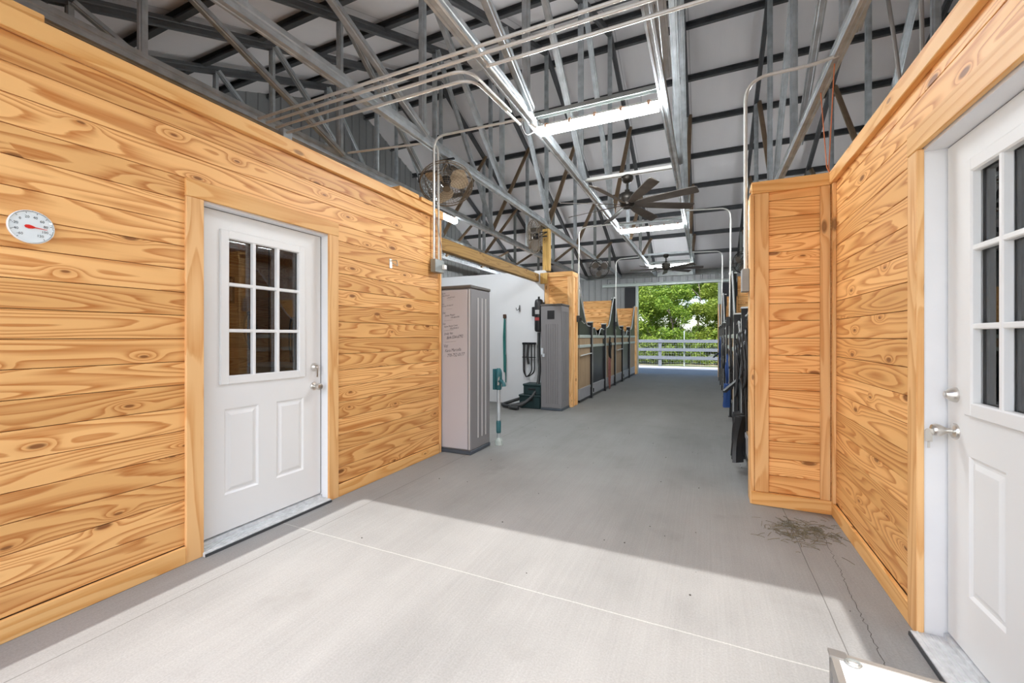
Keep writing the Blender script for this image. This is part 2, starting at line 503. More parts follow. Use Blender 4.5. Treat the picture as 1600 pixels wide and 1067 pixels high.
        if parent is not None:
            ob.parent = parent
            ob.matrix_parent_inverse = Matrix.Translation(parent.location).inverted() if parent.rotation_euler.z == 0 else (Matrix.Translation(parent.location) @ Matrix.Rotation(parent.rotation_euler.z, 4, 'Z')).inverted()
        return ob

def fillet(pts, r=.12, n=7):
    pts = [Vector(p) for p in pts]; out = [pts[0]]
    for i in range(1, len(pts) - 1):
        a, b, c = pts[i - 1], pts[i], pts[i + 1]
        d1 = (a - b); d2 = (c - b)
        rr = min(r, d1.length * .49, d2.length * .49)
        p = b + d1.normalized() * rr; q = b + d2.normalized() * rr
        for k in range(n + 1):
            t = k / n
            out.append(p * (1 - t) ** 2 + b * 2 * t * (1 - t) + q * t * t)
    out.append(pts[-1])
    return out

def thing(name, label, cat, loc=(0, 0, 0), group=None):
    e = bpy.data.objects.new(name, None)
    COL.objects.link(e)
    e.location = loc
    e.empty_display_size = .2
    e['label'] = label; e['category'] = cat
    if group: e['group'] = group
    return e
def tag(o, label, cat, group=None, kind=None):
    o['label'] = label; o['category'] = cat
    if group: o['group'] = group
    if kind: o['kind'] = kind
    return o
def struct(o, label=None):
    o['kind'] = 'structure'
    if label: o['label'] = label
    return o
def root_struct(name, loc):
    e = bpy.data.objects.new(name, None); COL.objects.link(e); e.location = loc; e['kind'] = 'structure'
    return e

def text_into(mb, txt, size, origin, xdir, ydir, squeeze=1.0, shear=0.0):
    """outline text laid flat on a surface"""
    cu = bpy.data.curves.new('t', 'FONT'); cu.body = txt; cu.size = size; cu.shear = shear; cu.resolution_u = 2
    ob = bpy.data.objects.new('t', cu); COL.objects.link(ob)
    bpy.context.view_layer.update()
    me = bpy.data.meshes.new_from_object(ob.evaluated_get(bpy.context.evaluated_depsgraph_get()))
    xd = Vector(xdir); yd = Vector(ydir); o = Vector(origin)
    mb.add([o + xd * (v.co.x * squeeze) + yd * v.co.y for v in me.vertices], [tuple(p.vertices) for p in me.polygons])
    COL.objects.unlink(ob); bpy.data.objects.remove(ob); bpy.data.meshes.remove(me)

R = random.Random(7)
# key planes
XL, XR = -2.72, .852            # plank faces of the left and right wall
YN, YF, YR_ = -.30, 15.40, 7.55  # near wall, far wall, ridge
def roofz(y):                    # underside of the insulation
    return 3.56 + .42 * (7.85 - abs(y - YR_))
GX0, GX1 = -7.60, 6.40

# ------------------------------------------------------------------ floor and ground
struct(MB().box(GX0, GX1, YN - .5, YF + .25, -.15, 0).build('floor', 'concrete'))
g = MB().box(-60, 60, -40, YN - .5, -.3, -.03)
g.box(-60, GX0, YN - .5, YF + .25, -.3, -.03); g.box(GX1, 60, YN - .5, YF + .25, -.3, -.03)
g.box(-60, 60, 18.55, 20.4, -.3, -.03)
struct(g.build('ground', 'gravel'))
struct(MB().box(-60, 60, YF + .25, 18.55, -.3, -.03).build('shaded_apron_ground', 'blue_grey'))  # reaches as far as the eave's shadow, its shade in the colour
struct(MB().box(-80, 80, 20.4, 110, -.3, -.02).build('verge_ground', 'grass'))

# ------------------------------------------------------------------ roof, gables, eave walls
def slab(mb, y0, y1, z0f, t):
    mb.add([(GX0 - .3, y0, z0f(y0)), (GX1 + .3, y0, z0f(y0)), (GX1 + .3, y1, z0f(y1)), (GX0 - .3, y1, z0f(y1)),
            (GX0 - .3, y0, z0f(y0) + t), (GX1 + .3, y0, z0f(y0) + t), (GX1 + .3, y1, z0f(y1) + t), (GX0 - .3, y1, z0f(y1) + t)],
           [(0, 3, 2, 1), (4, 5, 6, 7), (0, 1, 5, 4), (1, 2, 6, 5), (2, 3, 7, 6), (3, 0, 4, 7)])
mb = MB(); slab(mb, YN - .35, YR_, roofz, .12); slab(mb, YR_, YF + .35, roofz, .12)
struct(mb.build('ceiling', 'roof'))
def ribbed(mb, axis, at, a0, a1, zf, z0=0, t=.03, face=1, step=.23):
    """ribbed sheet in plane axis=at from a0 to a1, top height zf(a)"""
    a = a0
    prof = []
    while a < a1 - 1e-6:
        for da, h in ((0, 0), (.16, 0), (.175, .022), (.215, .022)):
            if a + da < a1:
                prof.append((a + da, h))
        a += step
    prof.append((a1, 0))
    vs = []; fs = []
    for a, h in prof:
        for z in (z0, zf(a)):
            vs.append((at + face * h, a, z) if axis == 'X' else (a, at + face * h, z))
        for z in (z0, zf(a)):
            vs.append((at - face * t, a, z) if axis == 'X' else (a, at - face * t, z))
    for i in range(len(prof) - 1):
        b = i * 4; c = b + 4
        fs += [(b, c, c + 1, b + 1), (b + 2, b + 3, c + 3, c + 2), (b + 1, c + 1, c + 3, b + 3), (b, b + 2, c + 2, c)]
    mb.add(vs, fs)
# gable walls with unseen openings added to let daylight into the stalls
for nm, gx, fc in (('left_gable_wall', GX0, 1), ('right_gable_wall', GX1, -1)):
    mb = MB()
    cuts = [(9.0, 10.2), (12.6, 13.8)] if fc > 0 else [(5.2, 6.4), (9.0, 10.2), (12.6, 13.8)]
    y = YN
    for c0, c1 in cuts:
        ribbed(mb, 'X', gx, y, c0, roofz, face=fc)
        ribbed(mb, 'X', gx, c0, c1, roofz, z0=2.2, face=fc)
        ribbed(mb, 'X', gx, c0, c1, lambda a: 1.2, face=fc)
        y = c1
    ribbed(mb, 'X', gx, y, YR_ if y < YR_ else YF, roofz, face=fc) if y < YR_ else ribbed(mb, 'X', gx, y, YF, roofz, face=fc)
    struct(mb.build(nm, 'corrugated'))
OX0, OX1 = -2.50, .60            # near doorway
FX0, FX1 = -2.16, .37            # far doorway
eave = 3.5
mb = MB(); mb.box(GX0, OX0, YN - .05, YN, 0, eave); mb.box(OX1, GX1, YN - .05, YN, 0, eave); mb.box(OX0, OX1, YN - .05, YN, 3.06, eave)
struct(mb.build('wall_near', 'corrugated'))
mb = MB()
ribbed(mb, 'Y', YF, GX0, FX0, lambda a: 3.56, face=-1); ribbed(mb, 'Y', YF, FX1, GX1, lambda a: 3.56, face=-1)
ribbed(mb, 'Y', YF, FX0, FX1, lambda a: 3.56, z0=3.08, face=-1)
struct(mb.build('wall_far', 'corrugated'))
mb = MB(); mb.box(FX0 - .09, FX0, YF - .06, YF + .06, 0, 3.08); mb.box(FX1, FX1 + .09, YF - .06, YF + .06, 0, 3.08)
struct(mb.build('trim_1', 'stall_rail'))
mb = MB().box(GX0, GX1, YF - .12, YF - .04, 3.38, 3.50)
struct(mb.build('trim_2', 'galv_dull'))

# sliding door rail over the far doorway
t = thing('door_track', 'long pale sliding door rail mounted above the far doorway', 'rail', (-.9, YF - .1, 3.1))
MB().extrude([(-.03, 0), (.03, 0), (.035, .05), (.02, .10), (-.02, .10), (-.035, .05)], (-3.4, YF - .12, 3.08), (1.6, YF - .12, 3.08)).build('rail', 'stall_rail', t)
for k in range(6):
    MB().box(-3.2 + k * .92, -3.14 + k * .92, YF - .16, YF - .04, 3.17, 3.26).build('bracket', 'galv_dull', t)
# black window panels above the wood beside the far doorway
for x0, x1, lab in ((FX0 - .46, FX0 - .1, 'black panel on the far wall, left of the open doorway'), (FX1 + .1, FX1 + .55, 'black panel on the far wall, right of the open doorway')):
    tag(MB().cbox(x0, x1, YF - .10, YF - .04, 2.15, 3.05, .01).build('wall_panel', 'black_metal'), lab, 'panel')

# ------------------------------------------------------------------ purlins and trusses
ordn = ['lowest', 'second', 'third', 'fourth', 'fifth', 'sixth', 'seventh', 'topmost']
cprof = [(-.03, -.055), (.03, -.055), (.03, -.04), (-.018, -.04), (-.018, .04), (.03, .04), (.03, .055), (-.03, .055)]
for side in (1, -1):
    for k in range(8):
        y = YR_ + side * (14.38 - .93 * k - 7.55)
        o = MB().extrude(cprof, (GX0, y, roofz(y) - .056), (GX1, y, roofz(y) - .056)).build('roof_purlin', 'chord_shaded')
        tag(o, 'dark roof purlin, %s up the %s' % (ordn[k], 'far slope from the far wall' if side > 0 else 'near slope from the entrance wall'), 'purlin', 'roof purlins')
chord_poly = [(-.034, -.05), (-.016, -.05), (-.010, -.044), (.010, -.044), (.016, -.05), (.034, -.05), (.034, -.012), (.028, -.005), (.028, .005), (.034, .012), (.034, .05), (-.034, .05), (-.034, .012), (-.028, .005), (-.028, -.005), (-.034, -.012)]
web_poly = [(-.036, -.02), (-.022, -.02), (-.016, -.028), (.016, -.028), (.022, -.02), (.036, -.02), (.036, .02), (.012, .02), (.006, .012), (-.006, .012), (-.012, .02), (-.036, .02)]
ZB = 3.43
trusses = [(-6.35, 'steel roof truss far left, nearest the left gable wall'), (-5.15, 'steel roof truss over the two long lamps left of the wash bay'),
           (-3.95, 'steel roof truss just left of the timber header beam'), (-2.75, 'steel roof truss carrying the dusty cage fan above the left plank wall'),
           (-1.55, 'steel roof truss carrying the left ends of the aisle lamps'), (-.34, 'steel roof truss carrying the right ends of the aisle lamps'),
           (.90, 'steel roof truss over the right wall, conduit bent down from it'), (2.10, 'steel roof truss beyond the right wall with grey cables hanging'),
           (3.30, 'steel roof truss second beyond the right wall'), (4.50, 'steel roof truss at far right of the roof')]
nodes = [YR_ + 1.93 * k for k in range(-4, 5)]
def ytop(y):
    return roofz(y) - .16
for tx, lab in trusses:
    t = thing('roof_truss', lab, 'truss', (tx, YR_, ZB - .05), 'roof trusses')
    MB().extrude(chord_poly, (tx, YN + .02, ZB), (tx, YF - .14, ZB)).build('bottom_chord', 'galv', t)
    for a, b in ((YN + .02, YR_), (YF - .14, YR_)):
        MB().extrude(chord_poly, (tx, a, max(ytop(a), ZB + .02)), (tx, b, ytop(b))).build('top_chord', 'chord_shaded', t)
    for k in range(1, 8):
        y = nodes[k]
        MB().extrude(web_poly, (tx, y, ZB + .03), (tx, y, ytop(y)), up=(0, 1, 0)).build('web_post', 'galv' if k <= 5 else 'galv_dull', t)
    for k in range(0, 8):
        if k < 4:
            a = (tx + .05, nodes[k], max(ytop(nodes[k]), ZB + .05)); b = (tx + .05, nodes[k + 1], ZB + .02)
            if k == 0: continue
            MB().extrude(web_poly, a, b, up=(0, 1, 0)).build('web_brace', 'galv', t)
        else:
            if k == 7: continue
            a = (tx + .05, nodes[k + 1], ytop(nodes[k + 1])); b = (tx + .05, nodes[k], ZB + .02)
            MB().extrude(web_poly, a, b, up=(0, 1, 0)).build('web_brace', 'galv_brown', t)  # far-half braces get a browner steel colour

# ------------------------------------------------------------------ plank walls
PH = .1322
def planks(mb, axis, face, out, a0, a1, z0, z1, thick=.018, joints=()):
    """boards along one axis; face = plane of the faces, out = +1/-1 direction the faces look"""
    z = .10
    while z < z1:
        lo, hi = max(z, z0), min(z + PH, z1)
        if hi - lo > .012:
            lo2, hi2 = lo + .0016, hi - .0016
            cuts = [a0, a1]
            for j in joints:
                if a0 + .3 < j < a1 - .3 and abs((z * 37.7) % 1 - .5) < .2:
                    cuts.insert(1, j)
            for c0, c1 in zip(cuts[:-1], cuts[1:]):
                b0, b1 = (face - thick, face) if out > 0 else (face, face + thick)
                if axis == 'Y': mb.cbox(b0, b1, c0, c1 - .001, lo2, hi2, .0018)
                else: mb.cbox(c0, c1 - .001, b0, b1, lo2, hi2, .0018)
        z += PH
HR = .10 + 16 * PH
HD, D0, D1 = 2.16, 1.500, 2.415          # rough door head, door leaf extent in Y
# left wall
mb = MB()
planks(mb, 'Y', XL, 1, YN, D0 - .02, .10, HR); planks(mb, 'Y', XL, 1, D1 + .02, 3.95, .10, HR)
planks(mb, 'Y', XL, 1, YN, 3.95, HR, 2.64)
mb.m = 1
mb.box(XL - .13, XL - .020, YN, D0 - .03, 0, 2.66); mb.box(XL - .13, XL - .020, D1 + .03, 3.95, 0, 2.66); mb.box(XL - .13, XL - .020, D0 - .03, D1 + .03, HD, 2.66)
struct(mb.build('wall_left', ['pine_y', 'gap']))
# right wall (mirror)
mb = MB()
RD0, RD1 = 1.475, 2.390
planks(mb, 'Y', XR, -1, YN, RD0 - .02, .10, HR); planks(mb, 'Y', XR, -1, RD1 + .02, 3.78, .10, HR)
planks(mb, 'Y', XR, -1, YN, 3.78, HR, 2.44)
mb.m = 1
mb.box(XR + .020, XR + .13, YN, RD0 - .03, 0, 2.46); mb.box(XR + .020, XR + .13, RD1 + .03, 3.90, 0, 2.46); mb.box(XR + .020, XR + .13, RD0 - .03, RD1 + .03, HD, 2.46)
struct(mb.build('wall_right', ['pine_y', 'gap']))
# short return wall on the right, facing the entrance
mb = MB()
planks(mb, 'X', 3.785, -1, .345, XR, .10, 2.44)
mb.m = 1
mb.box(.345, XR + .019, 3.806, 3.90, 0, 2.46)
struct(mb.build('right_return_wall', ['pine_x', 'gap']))
# baseboards, caps, corner trims
struct(MB().cbox(XL, XL + .02, YN, D0 - .09, 0, .098, .003).build('baseboard_left', 'trim_y'))
struct(MB().cbox(XL, XL + .02, D1 + .10, 3.93, 0, .098, .003).build('beyond_door_baseboard', 'trim_y'))
struct(MB().cbox(XR - .02, XR, RD1 + .09, 3.755, 0, .098, .003).build('baseboard_right', 'trim_y'))
struct(MB().cbox(.325, XR - .001, 3.755, 3.784, 0, .10, .003).build('return_baseboard', 'trim_x'))
def trim(n, mb, mat): return struct(mb.build('trim_%d' % n, mat))
trim(3, MB().cbox(XL - .0, XL + .034, YN, 3.99, 2.615, 2.705, .003).box(XL - .14, XL + .0, YN, 3.97, 2.662, 2.70), 'trim_y')
trim(4, MB().cbox(XR - .032, XR, YN, 3.76, 2.41, 2.50, .003).box(XR + .0, XR + .14, YN, 3.90, 2.462, 2.495), 'trim_y')
trim(5, MB().cbox(.325, XR - .023, 3.757, 3.784, 2.41, 2.50, .003).box(.325, XR - .002, 3.785, 3.91, 2.462, 2.495), 'trim_x')
trim(6, MB().cbox(.347, .442, 3.763, 3.784, .101, 2.409, .003), 'trim_z')
trim(7, MB().cbox(.768, XR - .022, 3.763, 3.784, .101, 2.409, .003), 'trim_z')
trim(8, MB().cbox(XR - .021, XR, 3.71, 3.755, .099, 2.409, .003), 'trim_z')
trim(9, MB().cbox(.315, .344, 3.763, 3.93, 0, 2.409, .003), 'trim_z')
trim(10, MB().cbox(XL - .14, XL + .018, 3.952, 3.975, 0, 2.614, .003), 'trim_z')

# ------------------------------------------------------------------ doors
def make_door(n, sx, xc, y0, y1, wallx):
    """sx=+1: wall face looks to +X (left wall); xc = outer plane of the leaf; y0..y1 leaf"""
    root = root_struct('door_%d' % n, (xc, (y0 + y1) / 2, 0))
    def bx(mb, d0, d1, *r):      # depth measured outwards (towards the aisle) from the leaf face
        a, b = sorted((xc + sx * d0, xc + sx * d1)); mb.box(a, b, *r); return mb
    def cb(mb, d0, d1, *r, c=.003):
        a, b = sorted((xc + sx * d0, xc + sx * d1)); mb.cbox(a, b, *r, c); return mb
    zb, zt = .052, 2.095
    far = y1                      # latch side
    g0, g1 = far - .722, far - .195
    gz0, gz1 = 1.04, 1.938
    panels = [(far - .74, far - .512, .285, .835), (far - .38, far - .155, .285, .835)]
    leaf = MB()
    # leaf face split around the glazed opening and two sunk panels
    ys = sorted([y0, y1, g0, g1])
    bx(leaf, -.044, 0, y0, y1, zb, .285); bx(leaf, -.044, 0, y0, y1, .835, gz0)
    bx(leaf, -.044, 0, y0, panels[0][0], .285, .835); bx(leaf, -.044, 0, panels[0][1], panels[1][0], .285, .835); bx(leaf, -.044, 0, panels[1][1], y1, .285, .835)
    bx(leaf, -.044, 0, y0, g0, gz0, gz1); bx(leaf, -.044, 0, g1, y1, gz0, gz1); bx(leaf, -.044, 0, y0, y1, gz1, zt)
    for a, b, c, d in panels:
        # moulded ring: steps down then a raised field
        def ring(i0, o0, i1, o1):
            r0 = [(a + i0, c + i0), (b - i0, c + i0), (b - i0, d - i0), (a + i0, d - i0)]
            r1 = [(a + i1, c + i1), (b - i1, c + i1), (b - i1, d - i1), (a + i1, d - i1)]
            vs = [(xc + sx * o0, p, q) for p, q in r0] + [(xc + sx * o1, p, q) for p, q in r1]
            leaf.add(vs, [(k, (k + 1) % 4, 4 + (k + 1) % 4, 4 + k) for k in range(4)])
        ring(0, 0, .012, -.009); ring(.012, -.009, .022, -.009); ring(.022, -.009, .042, -.001)
        i = .042
        leaf.add([(xc - sx * .001, p, q) for p, q in ((a + i, c + i), (b - i, c + i), (b - i, d - i), (a + i, d - i))], [(0, 1, 2, 3)])
        bx(leaf, -.044, -.02, a, b, c, d)
    leaf.build('door_leaf', 'white_paint', root)
    fr = MB()
    o = .048
    for r in ((g0 - o, g0 + .008, gz0 - o, gz1 + o), (g1 - .008, g1 + o, gz0 - o, gz1 + o)): cb(fr, -.02, .014, *r, c=.006)
    for r in ((g0, g1, gz0 - o, gz0 + .008), (g0, g1, gz1 - .008, gz1 + o)): cb(fr, -.02, .014, *r, c=.006)
    fr.build('glazing_frame', 'white_paint', root)
    mu = MB(); w = .011
    for k in (1, 2):
        yy = g0 + (g1 - g0) * k / 3; cb(mu, -.022, .010, yy - w, yy + w, gz0, gz1, c=.004)
        zz = gz0 + (gz1 - gz0) * k / 3; cb(mu, -.022, .0085, g0, g1, zz - w, zz + w, c=.004)
    mu.build('muntins', 'white_paint', root)
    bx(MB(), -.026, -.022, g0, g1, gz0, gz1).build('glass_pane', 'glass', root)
    ws = MB(); bx(ws, -.03, -.004, y1 + .0005, y1 + .009, zb, zt + .006); bx(ws, -.03, -.004, y0 - .009, y0 - .0005, zb, zt + .006); bx(ws, -.03, -.004, y0 - .009, y1 + .009, zt + .0005, zt + .007)
    ws.build('weather_strip', 'sill_dark', root)
    # jamb, stop and sill
    dep = abs(wallx - xc) - .004
    jb = MB()
    bx(jb, -.07, dep, y0 - .035, y0 - .009, 0, 2.135); bx(jb, -.07, dep, y1 + .009, y1 + .035, 0, 2.135); bx(jb, -.07, dep, y0 - .035, y1 + .035, 2.10, 2.135)
    jb.build('door_jamb', 'jamb_paint', root)
    sl = MB(); bx(sl, -.05, dep + .045, y0 - .003, y1 + .003, 0, .022); bx(sl, -.05, .012, y0 - .003, y1 + .003, .022, .042)
    for k in range(4): bx(sl, .03 + k * .022, .036 + k * .022, y0, y1, .022, .0255)
    sl.build('threshold', 'sill_metal', root)
    bx(MB(), dep + .045, dep + .052, y0 - .003, y1 + .003, 0, .016).build('threshold_edge', 'sill_dark', root)
    # hardware
    yk = far - .062
    db = MB(); db.lathe([(.031, 0), (.031, .006), (.026, .020), (.016, .030), (.0155, .034)], (xc, yk, 1.062), (sx, 0, 0), 24)
    dbo = db.build('deadbolt', 'satin', root, smooth=True)
    MB().lathe([(.009, .0345), (.009, .037), (.007, .038)], (xc, yk, 1.062), (sx, 0, 0), 12).build('keyhole', 'led_body', dbo)
    kb = MB(); kb.lathe([(.033, 0), (.033, .004), (.029, .010), (.013, .014), (.012, .030), (.016, .036), (.024, .050), (.0265, .064), (.022, .074), (.010, .077)], (xc, yk, .912), (sx, 0, 0), 24)
    ko = kb.build('door_knob', 'satin', root, smooth=True)
    if n == 2:
        k = MB(); k.lathe([(.012, 0), (.012, .004)], (xc + sx * .083, yk, .905), (0, 1, 0), 12)
        k.box(xc + sx * .084 - .012, xc + sx * .084 + .012, yk - .001, yk + .001, .862, .902); k.box(xc + sx * .084 - .004, xc + sx * .084 + .004, yk - .001, yk + .001, .835, .864)
        k.build('key', 'satin', ko)
    else:
        k = MB(); k.box(xc + sx * .036, xc + sx * .040, yk - .006, yk + .006, .985, 1.05); k.build('key', 'satin', dbo)
    return root
make_door(1, 1, XL - .075, D0, D1, XL)
make_door(2, -1, XR + .080, RD0, RD1, XR)
# casings
trim(11, MB().cbox(XL, XL + .02, D0 - .09, D0 + .004, 0, HD - .05, .003), 'trim_z')
trim(12, MB().cbox(XL, XL + .02, D1 + .002, D1 + .098, 0, HD - .05, .003), 'trim_z')
trim(13, MB().cbox(XL, XL + .022, D0 - .09, D1 + .098, HD - .049, 2.214, .003), 'trim_y')
trim(14, MB().cbox(XR - .02, XR, RD1 + .008, RD1 + .098, 0, HD - .05, .003).cbox(XR - .019, XR + .005, RD1 + .002, RD1 + .010, 0, HD - .05, .002), 'trim_z')
trim(15, MB().cbox(XR - .02, XR, RD0 - .098, RD0 - .002, 0, HD - .05, .003), 'trim_z')
trim(16, MB().cbox(XR - .022, XR, RD0 - .098, RD1 + .098, HD - .049, 2.214, .003), 'trim_y')

# ------------------------------------------------------------------ tack room behind door 1, room behind door 2
mb = MB()
planks(mb, 'Y', -5.40, 1, YN, 3.82, 0, 2.64); planks(mb, 'X', 3.83, -1, -5.40, XL - .14, 0, 2.64)
mb.m = 1; mb.box(-5.52, -5.42, YN, 3.95, 0, 2.66); mb.box(-5.42, XL - .131, 3.851, 3.951, 0, 2.66)
struct(mb.build('tack_room_wall', ['pine_y', 'gap']))
mb = MB(); planks(mb, 'Y', 3.4, -1, YN, 3.9, 0, 2.44); planks(mb, 'X', 3.80, -1, XR + .15, 3.4, 0, 2.44)
mb.m = 1; mb.box(3.42, 3.5, YN, 3.9, 0, 2.46); mb.box(XR + .131, 3.42, 3.82, 3.9, 0, 2.46)
struct(mb.build('side_room_wall', ['pine_y', 'gap']))
struct(MB().box(XR + .13, 3.5, YN, 3.9, 2.53, 2.57).build('side_room_ceiling', 'pine_y'))
struct(MB().box(-5.52, XL - .145, YN, 3.95, 2.71, 2.73).build('tack_room_ceiling', 'pine_y'))
# tack on the tack room wall
def bridle(mb, o, ax, w=.10, h=.75, r=.008, seed=0):
    rr = random.Random(seed); o = Vector(o); ax = Vector(ax); nz = Vector((0, 0, 1)); out = ax.cross(nz) * .03
    for k in range(3):
        ww = w * rr.uniform(.5, 1.2); hh = h * rr.uniform(.55, 1)
        pts = [o + out * (k + 1) + ax * (ww * math.sin(PI * 2 * i / 18)) - nz * (hh * .5 * (1 - math.cos(PI * 2 * i / 18))) for i in range(18)]
        mb.tube(pts, r, 5, closed=True)
    mb.tube([o, o - nz * h * .3 + ax * w, o - nz * h * 1.1 + ax * w * .4 + out], r, 5)
for k, (y, h) in enumerate(((1.3, .9), (1.95, .8), (2.45, .95), (2.95, .85), (3.5, .7))):
    mb = MB(); bridle(mb, (-5.36, y, 1.62), (0, 1, 0), .10, h, seed=k)
    tag(mb.build('bridle', 'leather', smooth=True), 'dark leather bridle on the tack room wall, seen through the left door glass', 'bridle', 'bridles in the tack room')
for k, (x, h) in enumerate(((-3.5, .8), (-3.95, .9), (-4.35, 1.0), (-4.8, .85))):
    mb = MB(); bridle(mb, (x, 3.80, 1.55), (1, 0, 0), .10, h, seed=k + 9)
    tag(mb.build('bridle', 'leather', smooth=True), 'dark leather bridle on the tack room wall, seen through the left door glass', 'bridle', 'bridles in the tack room')
t = thing('wall_shelf', 'pale shelf low on the tack room wall, behind the left door glass', 'shelf', (-4.6, 3.6, .9))
MB().cbox(-5.2, -3.6, 3.40, 3.82, .93, .97, .005).build('board', 'pale_plastic', t)
for x in (-5.1, -3.7): MB().box(x, x + .03, 3.45, 3.82, .72, .93).build('bracket', 'pale_plastic', t)
t = thing('picture', 'black and white picture hung on the tack room wall behind the left door glass', 'picture', (-5.3, 3.0, 1.8))
MB().cbox(-5.399, -5.375, 2.62, 3.35, 1.72, 2.05, .004).build('frame', 'black_plastic', t)
MB().box(-5.374, -5.371, 2.65, 3.32, 1.75, 2.02).build('print', 'picture', t)

# ------------------------------------------------------------------ wash bay
# white wall with its high end strip
mb = MB(); mb.box(GX0 + .03, -2.78, 7.50, 7.60, 0, 2.55)
mb.box(-2.965, -2.775, 7.49, 7.61, 0, 2.56)
struct(mb.build('wash_bay_wall', 'white_board'))
# stub wall clad in pine
mb = MB(); planks(mb, 'X', 7.52, -1, -2.77, -2.25, .10, 2.44); mb.m = 1; mb.box(-2.77, -2.25, 7.541, 7.62, 0, 2.45)
struct(mb.build('left_stub_wall', ['pine_x', 'gap']))
trim(17, MB().cbox(-2.77, -2.23, 7.495, 7.519, 2.42, 2.51, .003).cbox(-2.249, -2.225, 7.52, 7.86, 2.42, 2.51, .003), 'trim_x')
trim(18, MB().cbox(-2.77, -2.69, 7.50, 7.519, 0, 2.419, .003).cbox(-2.32, -2.235, 7.50, 7.519, 0, 2.419, .003), 'trim_z')
trim(19, MB().cbox(-2.249, -2.225, 7.52, 7.62, 0, 2.419, .003).cbox(-2.249, -2.225, 7.76, 7.86, 0, 2.419, .003).box(-2.26, -2.246, 7.62, 7.76, 0, 2.42), 'trim_z')
tag(MB().cbox(-2.84, -2.70, 7.45, 7.488, 2.3, 2.5, .004).cbox(-2.86, -2.73, 7.622, 7.752, 2.57, 3.375, .006).build('support_post', 'beam_z'), 'yellow timber post from the white wall corner up to the truss', 'post')
tag(MB().cbox(-2.97, -2.88, 3.98, 7.488, 2.345, 2.495, .006).build('header_beam', 'beam_y'), 'rough brown timber header beam over the wash bay opening', 'beam')

# storage cabinets
def writing(parent, x0, y, ztop, w):
    mb = MB(); s = w / .40
    rows = [('Farrier', .02, .017), ('Rob Ericson', .03, .018), ('678 873 9621', .085, .018), ('_______', .09, .02), ('Vet', .025, .018), ('Heritage 770-468-2041', .025, .015), ('_______', .08, .02),
            ('Vet', .03, .026), ('Emma Margot', .06, .022), ('770-685-4706', .13, .019), ('_________', .05, .024), ('Vet', .03, .026), ('Equine Medical Center', .05, .0185), ('770-599-8121', .12, .020),
            ('__________', .04, .026), ('Emily Vet', .05, .028), ('864-554-6792', .08, .036), ('__________', .06, .028), ('Vet', .04, .040), ('Kara Marcella', .06, .036), ('770-752-0177', .085, .038)]
    zs = [.040, .066, .090, .103, .160, .182, .205, .262, .290, .312, .335, .385, .412, .435, .448, .498, .545, .575, .640, .690, .745]
    for (txt, dx, sz), dz in zip(rows, zs):
        tl = .10
        text_into(mb, txt, sz * 1.35, (x0 + dx * s, y, ztop - dz), (1, 0, tl), (0, 0, 1), .78, .25)
    return mb.build('handwriting', 'ink', parent)
def cabinet(label, x0, x1, y0, y1, h, near):
    t = thing('storage_cabinet', label, 'cabinet', ((x0 + x1) / 2, (y0 + y1) / 2, 0), 'tall taupe plastic cabinets')
    b = MB(); b.cbox(x0, x1, y0, y1, .04, h - .035, .012).build('body', 'taupe', t)
    MB().cbox(x0 - .006, x1 + .006, y0 - .006, y1 + .006, h - .036, h, .008).build('lid', 'lid', t)
    MB().cbox(x0 - .004, x1 + .004, y0 - .004, y1 + .004, 0, .042, .006).build('plinth', 'cab_base', t)
    # side facing the aisle: three long ribs
    for k in range(3 if near else 5):
        yy = y0 + (y1 - y0) * ((.36, .56, .75)[k] if near else .18 + .15 * k)
        MB().cbox(x1 - .002, x1 + .006, yy - .006, yy + .006, .16, h - .13, .002).build('rib', 'taupe_rib' if near else 'taupe', t)
    if near:
        d = MB(); d.cbox(x0 + .03, x1 - .035, y0 - .008, y0 + .002, .06, h - .05, .004); d.build('front_panel', 'taupe_light', t)  # front panel is a lighter grey than the body
        MB().cbox(x1 - .022, x1 - .008, y0 - .006, y0 + .002, .06, h - .05, .003).build('corner_rib', 'taupe_rib', t)
        MB().cbox(x0 + .008, x0 + .02, y0 - .006, y0 + .002, .06, h - .05, .003).build('corner_rib', 'taupe_rib', t)
        writing(t, x0 + .035, y0 - .0095, h - .055, x1 - x0)
    else:
        for k in range(6):
            xx = x0 + .10 + k * .042
            MB().cbox(xx - .005, xx + .005, y0 - .007, y0 + .002, .12, h - .36, .003).build('rib', 'taupe', t)
        MB().box(x0 + .125, x0 + .255, y0 - .006, y0 + .002, h - .27, h - .12).build('vent_window', 'black_plastic', t)
        hd = MB(); hd.cbox(x0 + .01, x0 + .05, y0 - .03, y0, .98, 1.10, .006); hd.cbox(x0 + .035, x0 + .075, y0 - .02, y0, .94, 1.0, .006)
        hd.build('latch', 'pale_plastic', t)
    return t
cabinet('tall taupe plastic cabinet with handwritten phone numbers, beside the left wall end', -2.765, -2.34, 4.0, 4.46, 1.87, True)
cabinet('tall taupe plastic cabinet with small dark vent window, against the white wall', -2.665, -2.275, 7.02, 7.46, 1.88, False)

